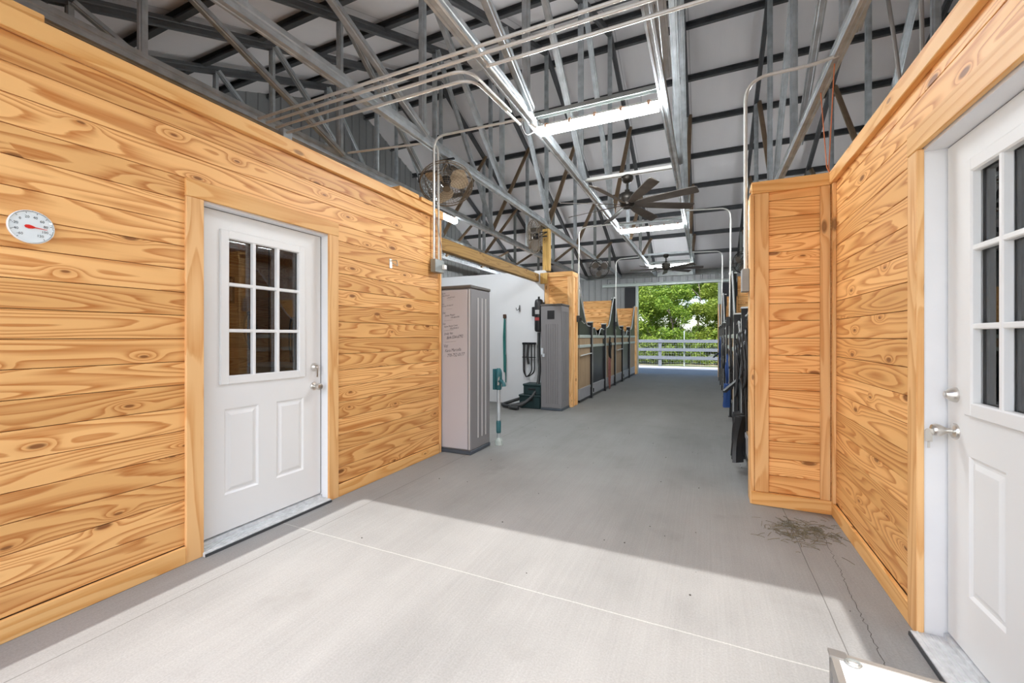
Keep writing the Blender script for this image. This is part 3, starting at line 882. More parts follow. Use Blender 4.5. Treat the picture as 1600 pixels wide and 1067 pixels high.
# yard hydrant
t = thing('yard_hydrant', 'galvanised standpipe with teal hydrant head beside the written-on cabinet', 'hydrant', (-2.27, 4.55, 0))
MB().tube([(-2.27, 4.55, .0), (-2.27, 4.55, .78)], .021, 12).build('pipe', 'galv', t, smooth=True)
hd = MB(); hd.lathe([(.03, .66), (.036, .68), (.034, .74), (.042, .76), (.042, .86), (.034, .90), (.02, .92)], (-2.27, 4.55, 0), (0, 0, 1), 12)
hd.box(-2.34, -2.305, 4.53, 4.57, .66, .91); hd.build('hydrant_head', 'teal', t, smooth=True)
MB().tube([(-2.26, 4.53, .76), (-2.20, 4.50, .77), (-2.175, 4.49, .745), (-2.17, 4.49, .71)], [.024, .02, .022, .026], 10).build('spout', 'teal', t, smooth=True)
MB().beam((-2.25, 4.52, .82), (-2.25, 4.50, .72), .02, .012).build('lever', 'satin', t)
MB().lathe([(.026, .14), (.03, .16), (.03, .27), (.024, .29)], (-2.27, 4.55, 0), (0, 0, 1), 10).build('pipe_clamp', 'teal', t)
MB().lathe([(.05, 0), (.045, .05), (.026, .08)], (-2.265, 4.545, 0), (0, 0, 1), 9).build('footing', 'stall_rail', t)

# things on the white wall
def hook_four(x, z):
    mb = MB(); mb.tube(fillet([(x, 7.485, z + .06), (x - .01, 7.47, z - .01), (x - .045, 7.44, z - .03), (x - .05, 7.43, z + .02)], .02), .007, 6)
    mb.tube([(x, 7.485, z + .07), (x, 7.475, z - .05)], .008, 6); return mb.build('wall_hook', 'black_metal', smooth=True)
tag(hook_four(-3.28, 1.84), 'small black hook high on the middle of the white wall', 'hook')
t = thing('lead_rope', 'teal lead rope hanging in a long loop on the white wall', 'rope', (-3.60, 7.48, 1.7))
z0 = 1.66
MB().tube([(-3.60, 7.47, z0), (-3.615, 7.465, 1.3), (-3.605, 7.47, .62), (-3.59, 7.465, .60), (-3.585, 7.47, 1.1), (-3.59, 7.47, z0 - .03)], .014, 7).build('rope', 'teal_rope', t, smooth=True)
MB().tube([(-3.575, 7.47, .95), (-3.57, 7.47, .40)], .010, 6).build('rope_end', 'teal_rope', t)
MB().cbox(-3.63, -3.57, 7.46, 7.498, z0, z0 + .08, .006).build('wooden_peg', 'leather', t)

t = thing('wall_blower', 'black wall-mounted groomer vacuum with hose, left of the far cabinet', 'vacuum', (-2.84, 7.4, 1.7))
v = MB(); v.lathe([(.05, -.34), (.075, -.32), (.080, -.28), (.080, .20), (.072, .25), (.05, .27), (.02, .275), (.018, .32)], (-2.84, 7.38, 1.73), (0, 0, 1), 20)
v.build('motor_body', 'black_plastic', t, smooth=True)
MB().cbox(-2.97, -2.90, 7.34, 7.44, 1.68, 1.86, .01).build('switch_box', 'black_plastic', t)
MB().cbox(-2.92, -2.76, 7.44, 7.489, 1.45, 1.95, .006).build('wall_plate', 'black_metal', t)
MB().cbox(-2.885, -2.80, 7.293, 7.31, 1.60, 1.66, .002).build('red_label', 'label_red', t)
MB().cbox(-2.885, -2.80, 7.294, 7.31, 1.72, 1.80, .002).build('warning_label', 'label_grey', t)
hp = [(-2.84, 7.38, 1.38), (-2.83, 7.36, 1.0), (-2.79, 7.27, .62), (-2.80, 7.10, .30), (-2.98, 6.92, .09), (-3.22, 6.90, .045), (-3.42, 7.02, .045), (-3.42, 7.22, .05), (-3.22, 7.30, .12), (-3.08, 7.22, .16), (-3.02, 7.06, .10), (-3.20, 6.86, .04), (-3.0, 6.78, .04)]
cr = []
for i in range(len(hp) - 1):      # smooth curve through the points
    P = [Vector(hp[max(0, min(len(hp) - 1, i + d))]) for d in (-1, 0, 1, 2)]
    for k in range(6):
        u = k / 6
        cr.append(.5 * ((2 * P[1]) + (P[2] - P[0]) * u + (2 * P[0] - 5 * P[1] + 4 * P[2] - P[3]) * u * u + (3 * P[1] - P[0] - 3 * P[2] + P[3]) * u ** 3))
cr.append(Vector(hp[-1]))
MB().tube(cr, .030, 10).build('hose', 'hose', t, smooth=True)

t = thing('wire_rack', 'black wire hose rack hanging on the white wall', 'rack', (-3.05, 7.48, 1.15))
mb = MB()
for dx in (0, .045):
    mb.tube(fillet([(-3.18 + dx, 7.44 - dx, 1.17), (-3.18 + dx, 7.44 - dx, .62), (-3.11, 7.44 - dx, .52), (-2.95 - dx, 7.44 - dx, .62), (-2.95 - dx, 7.44 - dx, 1.17)], .08), .011, 6)
mb.build('loop', 'black_metal', t, smooth=True)
MB().cbox(-3.20, -2.93, 7.42, 7.489, 1.15, 1.19, .005).build('top_bar', 'black_metal', t)
MB().cbox(-3.20, -2.93, 7.42, 7.45, .90, .915, .003).build('cross_bar', 'black_metal', t)
MB().tube([(-3.07, 7.42, 1.16), (-3.08, 7.40, .92), (-3.06, 7.41, .78)], .024, 7).build('nozzle', 'black_plastic', t)

def crate(lab, x0, x1, y0, y1, z0, z1):
    t = thing('storage_crate', lab, 'crate', ((x0 + x1) / 2, (y0 + y1) / 2, z0), 'dark green crates')
    MB().cbox(x0, x1, y0, y1, z0, z1 - .03, .012).build('body', 'crate', t)
    MB().cbox(x0 - .008, x1 + .008, y0 - .008, y1 + .008, z1 - .035, z1, .006).build('rim', 'crate', t)
    MB().cbox((x0 + x1) / 2 - .07, (x0 + x1) / 2 + .07, y0 - .007, y0, z1 - .11, z1 - .075, .003).build('handle', 'black_plastic', t)
crate('dark green plastic crate on the floor left of the vent-window cabinet', -3.10, -2.69, 7.05, 7.42, 0, .245)
crate('dark green plastic crate stacked on top of the other one', -3.03, -2.69, 7.08, 7.40, .246, .44)

# ------------------------------------------------------------------ stall fronts
def stall(label, X, s, ys, talls, mats):
    """s = direction of the aisle; ys = four post positions; talls = which posts are tall"""
    t = thing('stall_front', label, 'stall front', (X, ys[0], 0), 'horse stall fronts')
    y0, ya, yb, y1 = ys
    def xb(mb, d0, d1, *r, c=.003):
        a, b = sorted((X + s * d0, X + s * d1)); mb.cbox(a, b, *r, c); return mb
    H = 2.30; hs = 1.60
    for y, tall in zip(ys, talls):
        if tall is None: continue
        p = xb(MB(), -.05, .055, y - .045, y + .045, 0, (H + .02) if tall else hs, c=.004)
        po = p.build('post', 'black_metal', t)
        xb(MB(), -.055, .060, y - .05, y + .05, (H + .02) if tall else hs, (H + .04) if tall else hs + .02).build('post_cap', 'stall_white', po)
        xb(MB(), -.06, .07, y - .06, y + .06, 0, .012).build('foot_plate', 'black_metal', po)
        xb(MB(), .056, .058, y - .004, y + .004, .1, 1.5).build('edge_strip', 'stall_white', po)
    def topz_side(u):            # u 0 at the tall end, 1 at the door post
        return 1.52 + (H - 1.52) * (1 - u) ** 1.0 * (1 / (1 + math.exp((u - .42) * 9)) * 1.1) if u < .97 else 1.52
    def sheet(a, b, f):
        n = 18; top = [(a + (b - a) * i / n, f(i / n)) for i in range(n + 1)]
        poly = [(a, 1.33)] + top + [(b, 1.33)]
        a_, b_ = sorted((X - s * .012, X + s * .012))
        MB().prism(poly, 'X', a_, b_).build('curved_screen', 'stall_sheet', t)
        MB().tube([(X + s * .014, p, q) for p, q in top], .012, 6).build('screen_edging', 'stall_white', t, smooth=True)
    sheet(y0 + .03, ya - .03, lambda u: topz_side(u))
    sheet(yb + .03, y1 - .03, lambda u: topz_side(1 - u))
    sheet(ya + .04, yb - .04, lambda u: 1.50 - .17 * math.exp(-((u - .5) / .16) ** 2) - .035 * math.sin(PI * 2 * abs(u - .5)) ** 2 * -1 - .03)
    for a, b, door in ((y0 + .035, ya - .035, 0), (ya + .045, yb - .045, 1), (yb + .035, y1 - .035, 0)):
        nm = 'stall_door' if door else 'side_panel'
        d = .018
        pan = xb(MB(), -.015, d - .004, a, b, .28, 1.09).build(nm, 'black_metal' if door else mats, t)
        xb(MB(), -.02, d + .012, a, b, 1.275, 1.335).build('upper_rail', 'stall_rail', t)
        xb(MB(), -.015, d, a, b, 1.14, 1.275).build('name_board', 'tan_z', t)
        xb(MB(), -.02, d + .012, a, b, 1.08, 1.14).build('lower_rail', 'stall_rail', t)
        xb(MB(), -.015, d, a, b, .06, .24).build('kick_plate', 'stall_kick', t)
        xb(MB(), -.02, d + .008, a, b, .235, .285).build('kick_rail', 'stall_kick', t)
        xb(MB(), -.02, d + .008, a, b, .02, .065).build('bottom_rail', 'black_metal', t)
        if door:
            xb(MB(), d, d + .03, b - .16, b - .06, 1.13, 1.25, c=.006).build('latch', 'black_plastic', t)
            xb(MB(), d, d + .05, a + .02, a + .04, .12, .2).build('hinge', 'black_metal', t)
    return t
STALLS = []
STALLS.append(0); STALLS[-1] = stall('black-framed stall front on the left, nearest the far cabinet', -2.24, 1, (7.92, 8.85, 10.18, 11.40), (None, False, False, True), 'tan_z')
STALLS.append(0); STALLS[-1] = stall('black-framed stall front on the left, nearest the far doorway', -2.24, 1, (11.40, 12.5, 13.75, 15.02), (None, False, False, None), 'tan_z')
STALLS.append(0); STALLS[-1] = stall('black-framed stall front on the right, directly behind the pine return wall', .405, -1, (3.98, 5.15, 6.50, 7.72), (None, False, False, True), 'tan_z')
STALLS.append(0); STALLS[-1] = stall('black-framed stall front on the right, middle one of three', .405, -1, (7.72, 8.95, 10.3, 11.5), (None, False, False, True), 'tan_z')
STALLS.append(0); STALLS[-1] = stall('black-framed stall front on the right, nearest the far doorway', .405, -1, (11.5, 12.7, 13.95, 15.02), (None, False, False, None), 'tan_z')
for y0_, x, lab in ((8.40, 0, 'white bar across the first left stall panel'), (12.1, 0, 'white bar across the last left stall panel')):
    tag(MB().tube([(-2.20, y0_ - .42, .93), (-2.20, y0_ + .42, .95)], .012, 8).build('blanket_bar', 'stall_white', smooth=True), lab, 'bar')
# stall partitions: pine boards
def partition(n, y, x0, x1, h, face=-1):
    mb = MB(); planks(mb, 'X', y, -1, x0, x1, .10, h); mb.m = 1; mb.box(x0, x1, y + .021, y + .05, 0, h)
    struct(mb.build(n, ['pine_x', 'gap']))
partition('left_partition_wall', 11.45, GX0 + .04, -2.30, 2.28)
partition('left_far_wall', 15.15, GX0 + .04, -2.30, 2.30)
partition('right_partition_wall', 7.72, .47, GX1 - .04, 2.28)
partition('right_far_partition_wall', 11.5, .47, GX1 - .04, 2.28)
partition('right_far_wall', 15.15, .47, GX1 - .04, 2.28)
partition('right_near_wall', 3.93, .47, GX1 - .04, 2.3)
trim(20, MB().cbox(-2.29, -2.18, 15.06, 15.32, 0, 2.34, .004), 'trim_z')
trim(21, MB().cbox(.36, .46, 15.06, 15.32, 0, 2.34, .004), 'trim_z')

# tack hanging on the stalls
def halter(name, X, y, z, s, mat, label, h=.75, seed=0, group=None):
    rr = random.Random(seed); mb = MB()
    for k in range(4):
        w = rr.uniform(.04, .09); hh = h * rr.uniform(.3, .7); dz = rr.uniform(0, .2)
        pts = [(X + s * (.02 + .011 * k + .008 * math.sin(i)), y + w * math.sin(2 * PI * i / 16), z - dz - hh * .5 * (1 - math.cos(2 * PI * i / 16))) for i in range(16)]
        mb.tube(pts, rr.uniform(.007, .012), 5, closed=True)
    mb.tube([(X + s * .03, y, z), (X + s * .045, y + .03, z - h * .5), (X + s * .035, y - .02, z - h)], .012, 6)
    o = mb.build(name, mat, smooth=True)
    return tag(o, label, 'halter', group)
halter('halter', -2.20, 10.55, 1.30, 1, 'black_plastic', 'black halter hanging beside the first left stall door', .85, 3)
def rope_coil(X, y, z, s):
    mb = MB(); rr = random.Random(5)
    for k in range(4):
        w = rr.uniform(.03, .08); hh = rr.uniform(.3, .8)
        mb.tube([(X + s * (.02 + .008 * k), y + w * math.sin(2 * PI * i / 14) + .02 * k - .05, z - hh * .5 * (1 - math.cos(2 * PI * i / 14))) for i in range(14)], .008, 5, closed=True)
    return mb.build('lead_rope', 'red_rope', smooth=True)
tag(rope_coil(-2.20, 10.55, .78, 1), 'red and white coiled rope hanging under the black halter', 'rope')
hl = [(4.35, 1.45, 'black_plastic', 'black halter nearest the pine return wall on the right stalls', 1.0), (4.75, 1.35, 'black_plastic', 'black halter beside the first short post of the right stalls', .9),
      (5.5, 1.35, 'black_plastic', 'black headstall on the nearest right stall door', .9), (6.9, 1.25, 'black_plastic', 'black halter between the short and tall posts on the right', .8),
      (8.25, 1.0, 'blue', 'blue halter and lead hanging on the middle right stall', .75), (9.4, 1.3, 'black_plastic', 'black halter on the middle right stall door', .8),
      (12.1, 1.3, 'blue', 'dark blue halter on the farthest right stall', .8)]
for k, (y, z, m, lab, h) in enumerate(hl):
    halter('halter', .375, y, z, -1, m, lab, h, 20 + k, 'halters along the right stalls')
def blanket_fold(X, y, z0, z1, w, mat, label, s=-1):
    mb = MB(); n = 16; vs = []; fs = []
    for i in range(n + 1):
        for j in range(9):
            u = i / n; v = j / 8
            vs.append((X + s * (.05 + .035 * math.sin(u * 14 + v * 2) + .02 * v), y + (u - .5) * w * (1 - .25 * math.sin(v * PI)), z1 + (z0 - z1) * v))
    for i in range(n):
        for j in range(8):
            a = i * 9 + j; fs.append((a, a + 9, a + 10, a + 1))
    k = len(vs); vs += [(x - s * .03, y_, z_) for x, y_, z_ in vs]; fs += [tuple(k + q for q in f)[::-1] for f in fs]
    rim = [i * 9 for i in range(n + 1)] + [n * 9 + j for j in range(1, 9)] + [i * 9 + 8 for i in range(n - 1, -1, -1)] + [j for j in range(7, 0, -1)]
    for a, b in zip(rim, rim[1:] + rim[:1]): fs.append((a, b, k + b, k + a))
    return tag(mb.add(vs, fs).build('hay_bag' if mat == 'blue' else 'fly_mask', mat, smooth=True), label, 'bag' if mat == 'blue' else 'mask')
blanket_fold(.35, 7.40, .20, .56, .17, 'blue', 'blue bag hanging low beside the tall post on the right')
blanket_fold(.33, 4.6, .12, .55, .30, 'black_plastic', 'crumpled black fly mask hanging low behind the pine return wall')
for y, z, st in ((5.75, .78, STALLS[2]), (13.2, .86, STALLS[4])):
    MB().beam((.36, y, z), (.20, y - .1, z - .14), .045, .03).build('swing_arm', 'hose', st)

# ------------------------------------------------------------------ lamps
def lamp(label, cx, cy, z, along, L=1.22, lit='led'):
    """vapour-tight strip lamp; z is its underside"""
    t = thing('strip_lamp', label, 'lamp', (cx, cy, z), 'long strip lamps')
    def P(a, w, h): return (cx + a, cy + w, z + h) if along == 'X' else (cx + w, cy + a, z + h)
    lens = [(-.040, .066), (-.046, .056), (-.046, .022), (-.030, .002), (.030, .002), (.046, .022), (.046, .056), (.040, .066)]
    body = [(-.046, .066), (.046, .066), (.036, .088), (-.036, .088)]
    MB().extrude(lens, P(-L / 2, 0, 0), P(L / 2, 0, 0)).build('lens', lit, t)
    MB().extrude(body, P(-L / 2, 0, 0), P(L / 2, 0, 0)).build('housing', 'led_body', t)
    for k in range(5):
        a = -L / 2 + .08 + k * (L - .16) / 4
        c = MB().extrude([(-.058, .040), (-.054, .040), (-.054, .062), (-.042, .087), (.042, .087), (.054, .062), (.054, .040), (.058, .040), (.058, .064), (.045, .091), (-.045, .091), (-.058, .064)], P(a - .012, 0, 0), P(a + .012, 0, 0))
        c.build('clip', 'led_clip', t)
    for a in (-L / 2 + .15, L / 2 - .15):
        p = P(a, 0, .085); MB().tube([p, (p[0], p[1], p[2] + .09)], .003, 5).build('hanger', 'galv', t)
    return t
lamp('long strip lamp across the aisle, nearest and brightest', -.945, 3.95, 3.315, 'X', 1.13)
lamp('long strip lamp across the aisle between the two ceiling fans', -.945, 8.33, 3.305, 'X', 1.13)
lamp('long strip lamp across the aisle behind the far ceiling fan', -.945, 13.0, 3.325, 'X', 1.13, 'led_far')
lamp('strip lamp under the truss, its end showing beyond the left wall top', -3.95, 5.62, 3.26, 'Y')
lamp('strip lamp seen just above the middle of the timber header beam', -5.12, 9.05, 3.29, 'Y')
lamp('strip lamp seen just above the far end of the timber header beam', -5.12, 12.5, 3.29, 'Y')
lamp('added unseen strip lamp over the right stalls, nearer one, past the right wall', 3.30, 6.0, 3.28, 'Y')  # added out of view to help light the hall
lamp('added unseen strip lamp over the right stalls, farther one, past the right wall', 3.30, 10.5, 3.28, 'Y')  # second added lamp, unseen, brightening hall and roof
lamp('strip lamp inside the tack room, seen through the left door glass', -4.3, 1.9, 2.55, 'Y', lit='led_dim')
# cross channels that carry lamps and fans
perf = [(-.03, -.02), (-.024, -.02), (-.024, .014), (.024, .014), (.024, -.02), (.03, -.02), (.03, .02), (-.03, .02)]
for y, z, m, lab in ((3.86, 3.465, 'galv_dull', 'steel cross channel above the nearest aisle lamp'), (5.75, 3.47, 'conduit', 'steel cross channel holding the nearest ceiling fan'),
               (8.26, 3.465, 'galv_dull', 'steel cross channel above the lamp between the fans'), (11.8, 3.50, 'galv', 'steel cross channel holding the far ceiling fan'), (12.93, 3.465, 'galv_dull', 'steel cross channel above the farthest aisle lamp')):
    tag(MB().extrude(perf, (-1.52, y, z), (-.37, y, z)).build('cross_channel', m), lab, 'channel', 'cross channels')

# ------------------------------------------------------------------ ceiling fans
def ceiling_fan(label, cx, cy, ztop, rot):
    t = thing('ceiling_fan', label, 'fan', (cx, cy, ztop - .45), 'eight-blade ceiling fans')
    MB().lathe([(.055, 0), (.078, -.015), (.08, -.05), (.055, -.085), (.03, -.10)], (cx, cy, ztop), (0, 0, 1), 20).build('canopy', 'bronze', t, smooth=True)
    MB().lathe([(.016, -.09), (.016, -.26)], (cx, cy, ztop), (0, 0, 1), 10).build('downrod', 'bronze', t, smooth=True)
    MB().lathe([(.03, -.19), (.035, -.22), (.09, -.24), (.115, -.27), (.115, -.33), (.10, -.35), (.095, -.40), (.06, -.42), (.055, -.435)], (cx, cy, ztop), (0, 0, 1), 24).build('motor', 'bronze', t, smooth=True)
    for k in range(8):
        a = rot + k * PI / 4
        d = Vector((math.cos(a), math.sin(a), 0)); s = Vector((-math.sin(a), math.cos(a), 0))
        c = Vector((cx, cy, ztop - .385)); vs = []
        for r, w in ((.10, .030), (.20, .038), (.30, .050), (.80, .064), (.89, .060), (.905, .040)):
            for sg, dz in ((-1, .020), (1, -.020)):
                base = c + d * r + s * (sg * w) + Vector((0, 0, dz * min(1, r / .25)))
                vs += [base + Vector((0, 0, .004)), base - Vector((0, 0, .004))]
        fs = []
        for i in range(5):
            b = i * 4; n = b + 4
            fs += [(b, n, n + 2, b + 2), (b + 1, b + 3, n + 3, n + 1), (b, b + 1, n + 1, n), (b + 2, n + 2, n + 3, b + 3)]
        fs += [(0, 2, 3, 1), (20, 21, 23, 22)]
        MB().add(vs, fs).build('blade', 'blade', t)
    return t
ceiling_fan('dark eight-blade ceiling fan nearest the camera over the aisle', -.95, 5.75, 3.45, .50)
ceiling_fan('dark eight-blade ceiling fan farther down, in front of the last lamp', -.95, 11.8, 3.48, .12)

# ------------------------------------------------------------------ caged fans
def cage_fan(label, c, axis, r, cage='dust_cage', blade='dust_blade', hang=None, rings=9):
    t = thing('cage_fan', label, 'fan', c)
    c = Vector(c); ax = Vector(axis).normalized()
    a = Vector((0, 0, 1)) if abs(ax.z) < .9 else Vector((1, 0, 0))
    u = ax.cross(a).normalized(); w = u.cross(ax)
    dep = r * .32
    def circ(rad, h, n=36): return [c + ax * h + (u * math.cos(2 * PI * i / n) + w * math.sin(2 * PI * i / n)) * rad for i in range(n)]
    mb = MB()
    for k in range(rings):
        q = (k + 1) / rings; rad = r * (.14 + .86 * q)
        h = dep * math.sqrt(max(0, 1 - q ** 3)) * .8 + .02
        mb.tube(circ(rad, h), .0022 if k < rings - 1 else .006, 4, closed=True)
        mb.tube(circ(rad, -h), .0022 if k < rings - 1 else .006, 4, closed=True)
    for i in range(36):
        d = u * math.cos(2 * PI * i / 36) + w * math.sin(2 * PI * i / 36)
        for sg in (1, -1):
            mb.tube([c + d * (r * (.14 + .86 * q)) + ax * sg * (dep * math.sqrt(max(0, 1 - q ** 3)) * .8 + .02) for q in (0, .3, .55, .75, .9, 1)], .0016, 3)
    mb.build('wire_cage', cage, t)
    MB().lathe([(r * .10, -dep * .9), (r * .20, -dep * .85), (r * .22, -dep * .2), (r * .16, dep * .1), (r * .12, dep * .35), (.01, dep * .4)], c, ax, 16).build('motor', 'black_metal', t, smooth=True)
    MB().lathe([(r * .15, dep * .86), (r * .13, dep * .93), (.01, dep * .95)], c, ax, 18).build('badge', cage, t, smooth=True)
    for k in range(3):
        a0 = k * 2 * PI / 3 + .55; vs = []; n = 8
        for i in range(n + 1):
            q = i / n; rad = r * (.16 + .70 * q); half = .62 * math.sin(PI * (.18 + .70 * q)) 
            for j in range(5):
                th = a0 + half * (j / 2 - 1); d = u * math.cos(th) + w * math.sin(th)
                vs.append(c + d * rad + ax * ((j / 2 - 1) * .045))
        m0 = len(vs); fs = [(i * 5 + j, i * 5 + 5 + j, i * 5 + 6 + j, i * 5 + 1 + j) for i in range(n) for j in range(4)]
        vs += [p - ax * .003 for p in vs]; fs += [tuple(m0 + q for q in f)[::-1] for f in fs]
        MB().add(vs, fs).build('blade', blade, t, smooth=True)
    if hang:
        h = Vector(hang); y = MB()
        y.tube([c + u * r * 1.03 - ax * .0, c + u * r * 1.05 - ax * r * .45 , (c + h) / 2 + u * .06 - ax * .02, h], .009, 6)
        y.tube([c - u * r * 1.03 - ax * .0, c - u * r * 1.05 - ax * r * .45, (c + h) / 2 - u * .06 - ax * .02, h], .009, 6)
        y.build('yoke', 'black_metal', t)
        MB().cbox(h.x - .10, h.x + .10, h.y - .015, h.y + .015, h.z - .01, h.z + .01, .003).build('mount_bar', 'black_metal', t)
    return t
cage_fan('large dusty tan cage fan hung above the left plank wall end', (-2.72, 4.10, 3.06), (.32, -.42, -.85), .30, hang=(-2.75, 4.16, 3.37))
cage_fan('cage fan seen edge-on beside the yellow timber post', (-2.86, 7.20, 3.14), (-.75, -.62, -.12), .30, 'dust_cage', 'dark_blade', hang=(-2.82, 7.50, 3.20), rings=7)
cage_fan('dark cage fan over the left stalls near the far wall', (-2.60, 11.3, 3.14), (.45, -.85, -.25), .26, 'dark_cage', 'dark_blade', hang=(-2.70, 11.35, 3.37), rings=7)
cage_fan('dark cage fan over the right stalls, half behind the conduit', (.86, 11.9, 3.15), (-.5, -.82, -.2), .27, 'dark_cage', 'dark_blade', hang=(.88, 11.95, 3.37), rings=7)

# ------------------------------------------------------------------ conduits, cables and boxes
def conduit(label, pts, r=.0125, fr=.14, mat='conduit', name='conduit', cat='conduit', group='electrical conduits'):
    return tag(MB().tube(fillet(pts, fr), r, 8).build(name, mat, smooth=True), label, cat, group)
zc = 3.365
conduit('long straight conduit across the roof, farthest back of the four parallel runs', [(-3.85, 2.62, zc), (.86, 2.62, zc)])
conduit('long straight conduit across the roof, second of the four parallel runs', [(-3.85, 2.70, zc), (.86, 2.70, zc)])
conduit('parallel conduit bending onto the truss, third of the four runs', [(-3.85, 2.80, zc), (-1.66, 2.80, zc), (-1.62, 3.5, zc)], fr=.16)
conduit('parallel conduit bending onto the truss, lowest of the four runs', [(-3.85, 2.92, zc), (-1.69, 2.92, zc), (-1.64, 3.75, zc)], fr=.16)
conduit('conduit from the truss junction box crossing right above the nearest lamp', [(-1.52, 2.84, zc), (.86, 2.84, zc)])
conduit('thin conduit running along the truss toward the nearest lamp', [(-1.50, .6, zc), (-1.50, 3.8, zc)], r=.009)
conduit('conduit bending down the end of the left wall, left one of the pair', [(-1.50, 3.84, 3.34), (-1.62, 3.80, 3.44), (-2.68, 3.80, 3.47), (-2.682, 3.80, 2.14)])
conduit('conduit bending down the end of the left wall, right one of the pair', [(-3.75, 3.62, 3.42), (-2.69, 3.89, 3.46), (-2.682, 3.89, 2.14)])
conduit('conduit bending down to the grey box on the pine return wall', [(.90, 3.86, zc + .03), (.75, 3.86, zc), (.292, 3.86, zc), (.292, 3.86, 1.84)], r=.014, fr=.18)
conduit('conduit bending down to the tall post of the right stalls', [(-.30, 7.45, zc), (.37, 7.60, zc), (.352, 7.64, 1.6)], fr=.16)
conduit('thin conduit bending down beside the farther right stall', [(-.30, 11.2, zc), (.37, 11.35, zc), (.352, 11.42, 1.6)], fr=.16)
conduit('conduit bending down at the corner of the left pine stub', [(-1.58, 7.80, zc), (-2.19, 7.80, zc), (-2.19, 7.80, 1.7)], fr=.16)
conduit('thin conduit bending down between the two left stalls', [(-1.58, 11.3, zc), (-2.17, 11.36, zc), (-2.185, 11.40, 1.7)], fr=.16)
conduit('black cord drooping from the left end conduit to the outlet box', [(-2.67, 3.80, 2.66), (-2.66, 3.86, 2.45), (-2.655, 3.92, 2.25), (-2.655, 3.915, 2.12)], .004, .1, 'cable_grey', 'power_cord', 'cord', None)
conduit('thin black lamp cord looping at the left end of the nearest lamp', [(-1.56, 3.7, 3.5), (-1.62, 3.72, 3.36), (-1.60, 3.80, 3.26), (-1.54, 3.93, 3.36)], .004, .1, 'cable_grey', 'power_cord', 'cord', None)
conduit('grey flexible cable hanging above the right wall, left one', [(1.02, 3.62, 4.2), (1.11, 3.60, 3.54), (1.17, 3.59, 2.93), (1.19, 3.58, 2.585)], .012, .3, 'cable_grey', 'flex_cable', 'cable', None)
conduit('grey flexible cable hanging above the right wall, right one', [(1.18, 3.42, 4.2), (1.205, 3.40, 3.37), (1.205, 3.39, 2.97), (1.22, 3.38, 2.585)], .012, .3, 'cable_grey', 'flex_cable', 'cable', None)
conduit('orange twine hanging in a loop from the truss over the right wall', [(.895, 3.95, 3.40), (.90, 4.14, 2.66), (.915, 4.17, 2.62), (.90, 4.20, 2.68), (.895, 4.38, 3.40)], .004, .02, 'orange_strap', 'twine', 'twine', None)
conduit('grey cord hanging along the left pine stub to its outlet', [(-2.19, 7.86, 2.2), (-2.16, 7.93, 1.9), (-2.14, 8.12, 1.62), (-2.18, 8.2, 1.55), (-2.17, 7.88, 1.62)], .006, .1, 'stall_white', 'power_cord', 'cord', None)
def elbox(lab, x0, x1, y0, y1, z0, z1, mat='galv_dull', plug=None):
    t = thing('outlet_box', lab, 'box', ((x0 + x1) / 2, (y0 + y1) / 2, z0), 'electrical boxes')
    MB().cbox(x0, x1, y0, y1, z0, z1, .004).build('box', mat, t)
    if plug:
        MB().cbox(*plug[:6], .004).build('plug', plug[6], t)
    return t
elbox('steel outlet box with plugs on the end of the left wall', XL + .021, XL + .085, 3.76, 3.93, 2.0, 2.14, 'galv_dull', (XL + .086, XL + .12, 3.88, 3.93, 2.04, 2.09, 'box_white'))
elbox('grey box at the foot of the conduit on the pine return wall', .262, .314, 3.80, 3.92, 1.66, 1.84, 'cable_grey')
elbox('dark round outlet on the first left stall corner post', -2.224, -2.17, 7.76, 7.84, 1.58, 1.70, 'hose', (-2.169, -2.13, 7.78, 7.82, 1.60, 1.66, 'black_plastic'))
elbox('dark outlet between the two left stalls', -2.199, -2.14, 11.36, 11.44, 1.58, 1.70, 'hose')
elbox('dark outlet on the tall post of the right stalls', .30, .36, 7.60, 7.68, 1.48, 1.62, 'hose')
elbox('junction box on the truss where the parallel conduits meet', -1.66, -1.55, 2.78, 2.92, 3.40, 3.48, 'galv')
elbox('small box where the parallel conduits end on the left', -3.93, -3.85, 2.88, 2.98, 3.30, 3.40, 'galv')

# ------------------------------------------------------------------ small things on and near the walls
# thermometer
tx = XL + .004
t = thing('thermometer', 'round white dial thermometer with red needle on the left wall', 'thermometer', (XL, .803, 1.785))
c = (XL + .001, .803, 1.785)
MB().lathe([(.072, 0), (.074, .006), (.073, .014), (.070, .016), (.0695, .010), (.0695, 0)], c, (1, 0, 0), 40).build('rim', 'box_white', t, smooth=True)
MB().lathe([(.068, 0), (.068, .009)], c, (1, 0, 0), 40).build('dial', 'gauge_white', t)
mb = MB(); Y = Vector((0, 1, 0)); Z = Vector((0, 0, 1))
xf = XL + .0108
for i, lb in enumerate(('-60', '-40', '-20', '0', '20', '40', '60', '80', '100', '120')):
    a = math.radians(228 - i * 31)
    py, pz = math.cos(a), math.sin(a)
    text_into(mb, lb, .0155, (xf, .803 + py * .047 - .0085 * len(lb) / 2, 1.785 + pz * .045 - .005), (0, 1, 0), (0, 0, 1), .95)
    q = Vector((xf, .803 + py * .060, 1.785 + pz * .060)); q2 = Vector((xf, .803 + py * .066, 1.785 + pz * .066))
    sd = Vector((0, -pz, py)) * .0009
    mb.add([q - sd, q + sd, q2 + sd, q2 - sd], [(0, 1, 2, 3)])
mb.build('numerals', 'black_plastic', t)
a = math.radians(-4)
dv = Vector((0, math.cos(a), math.sin(a))); sv = Vector((0, -math.sin(a), math.cos(a))); o = Vector((xf + .001, .803, 1.785))
prof = [(-.022, .0), (-.018, .006), (-.008, .0085), (.004, .006), (.012, .002), (.05, .0006)]
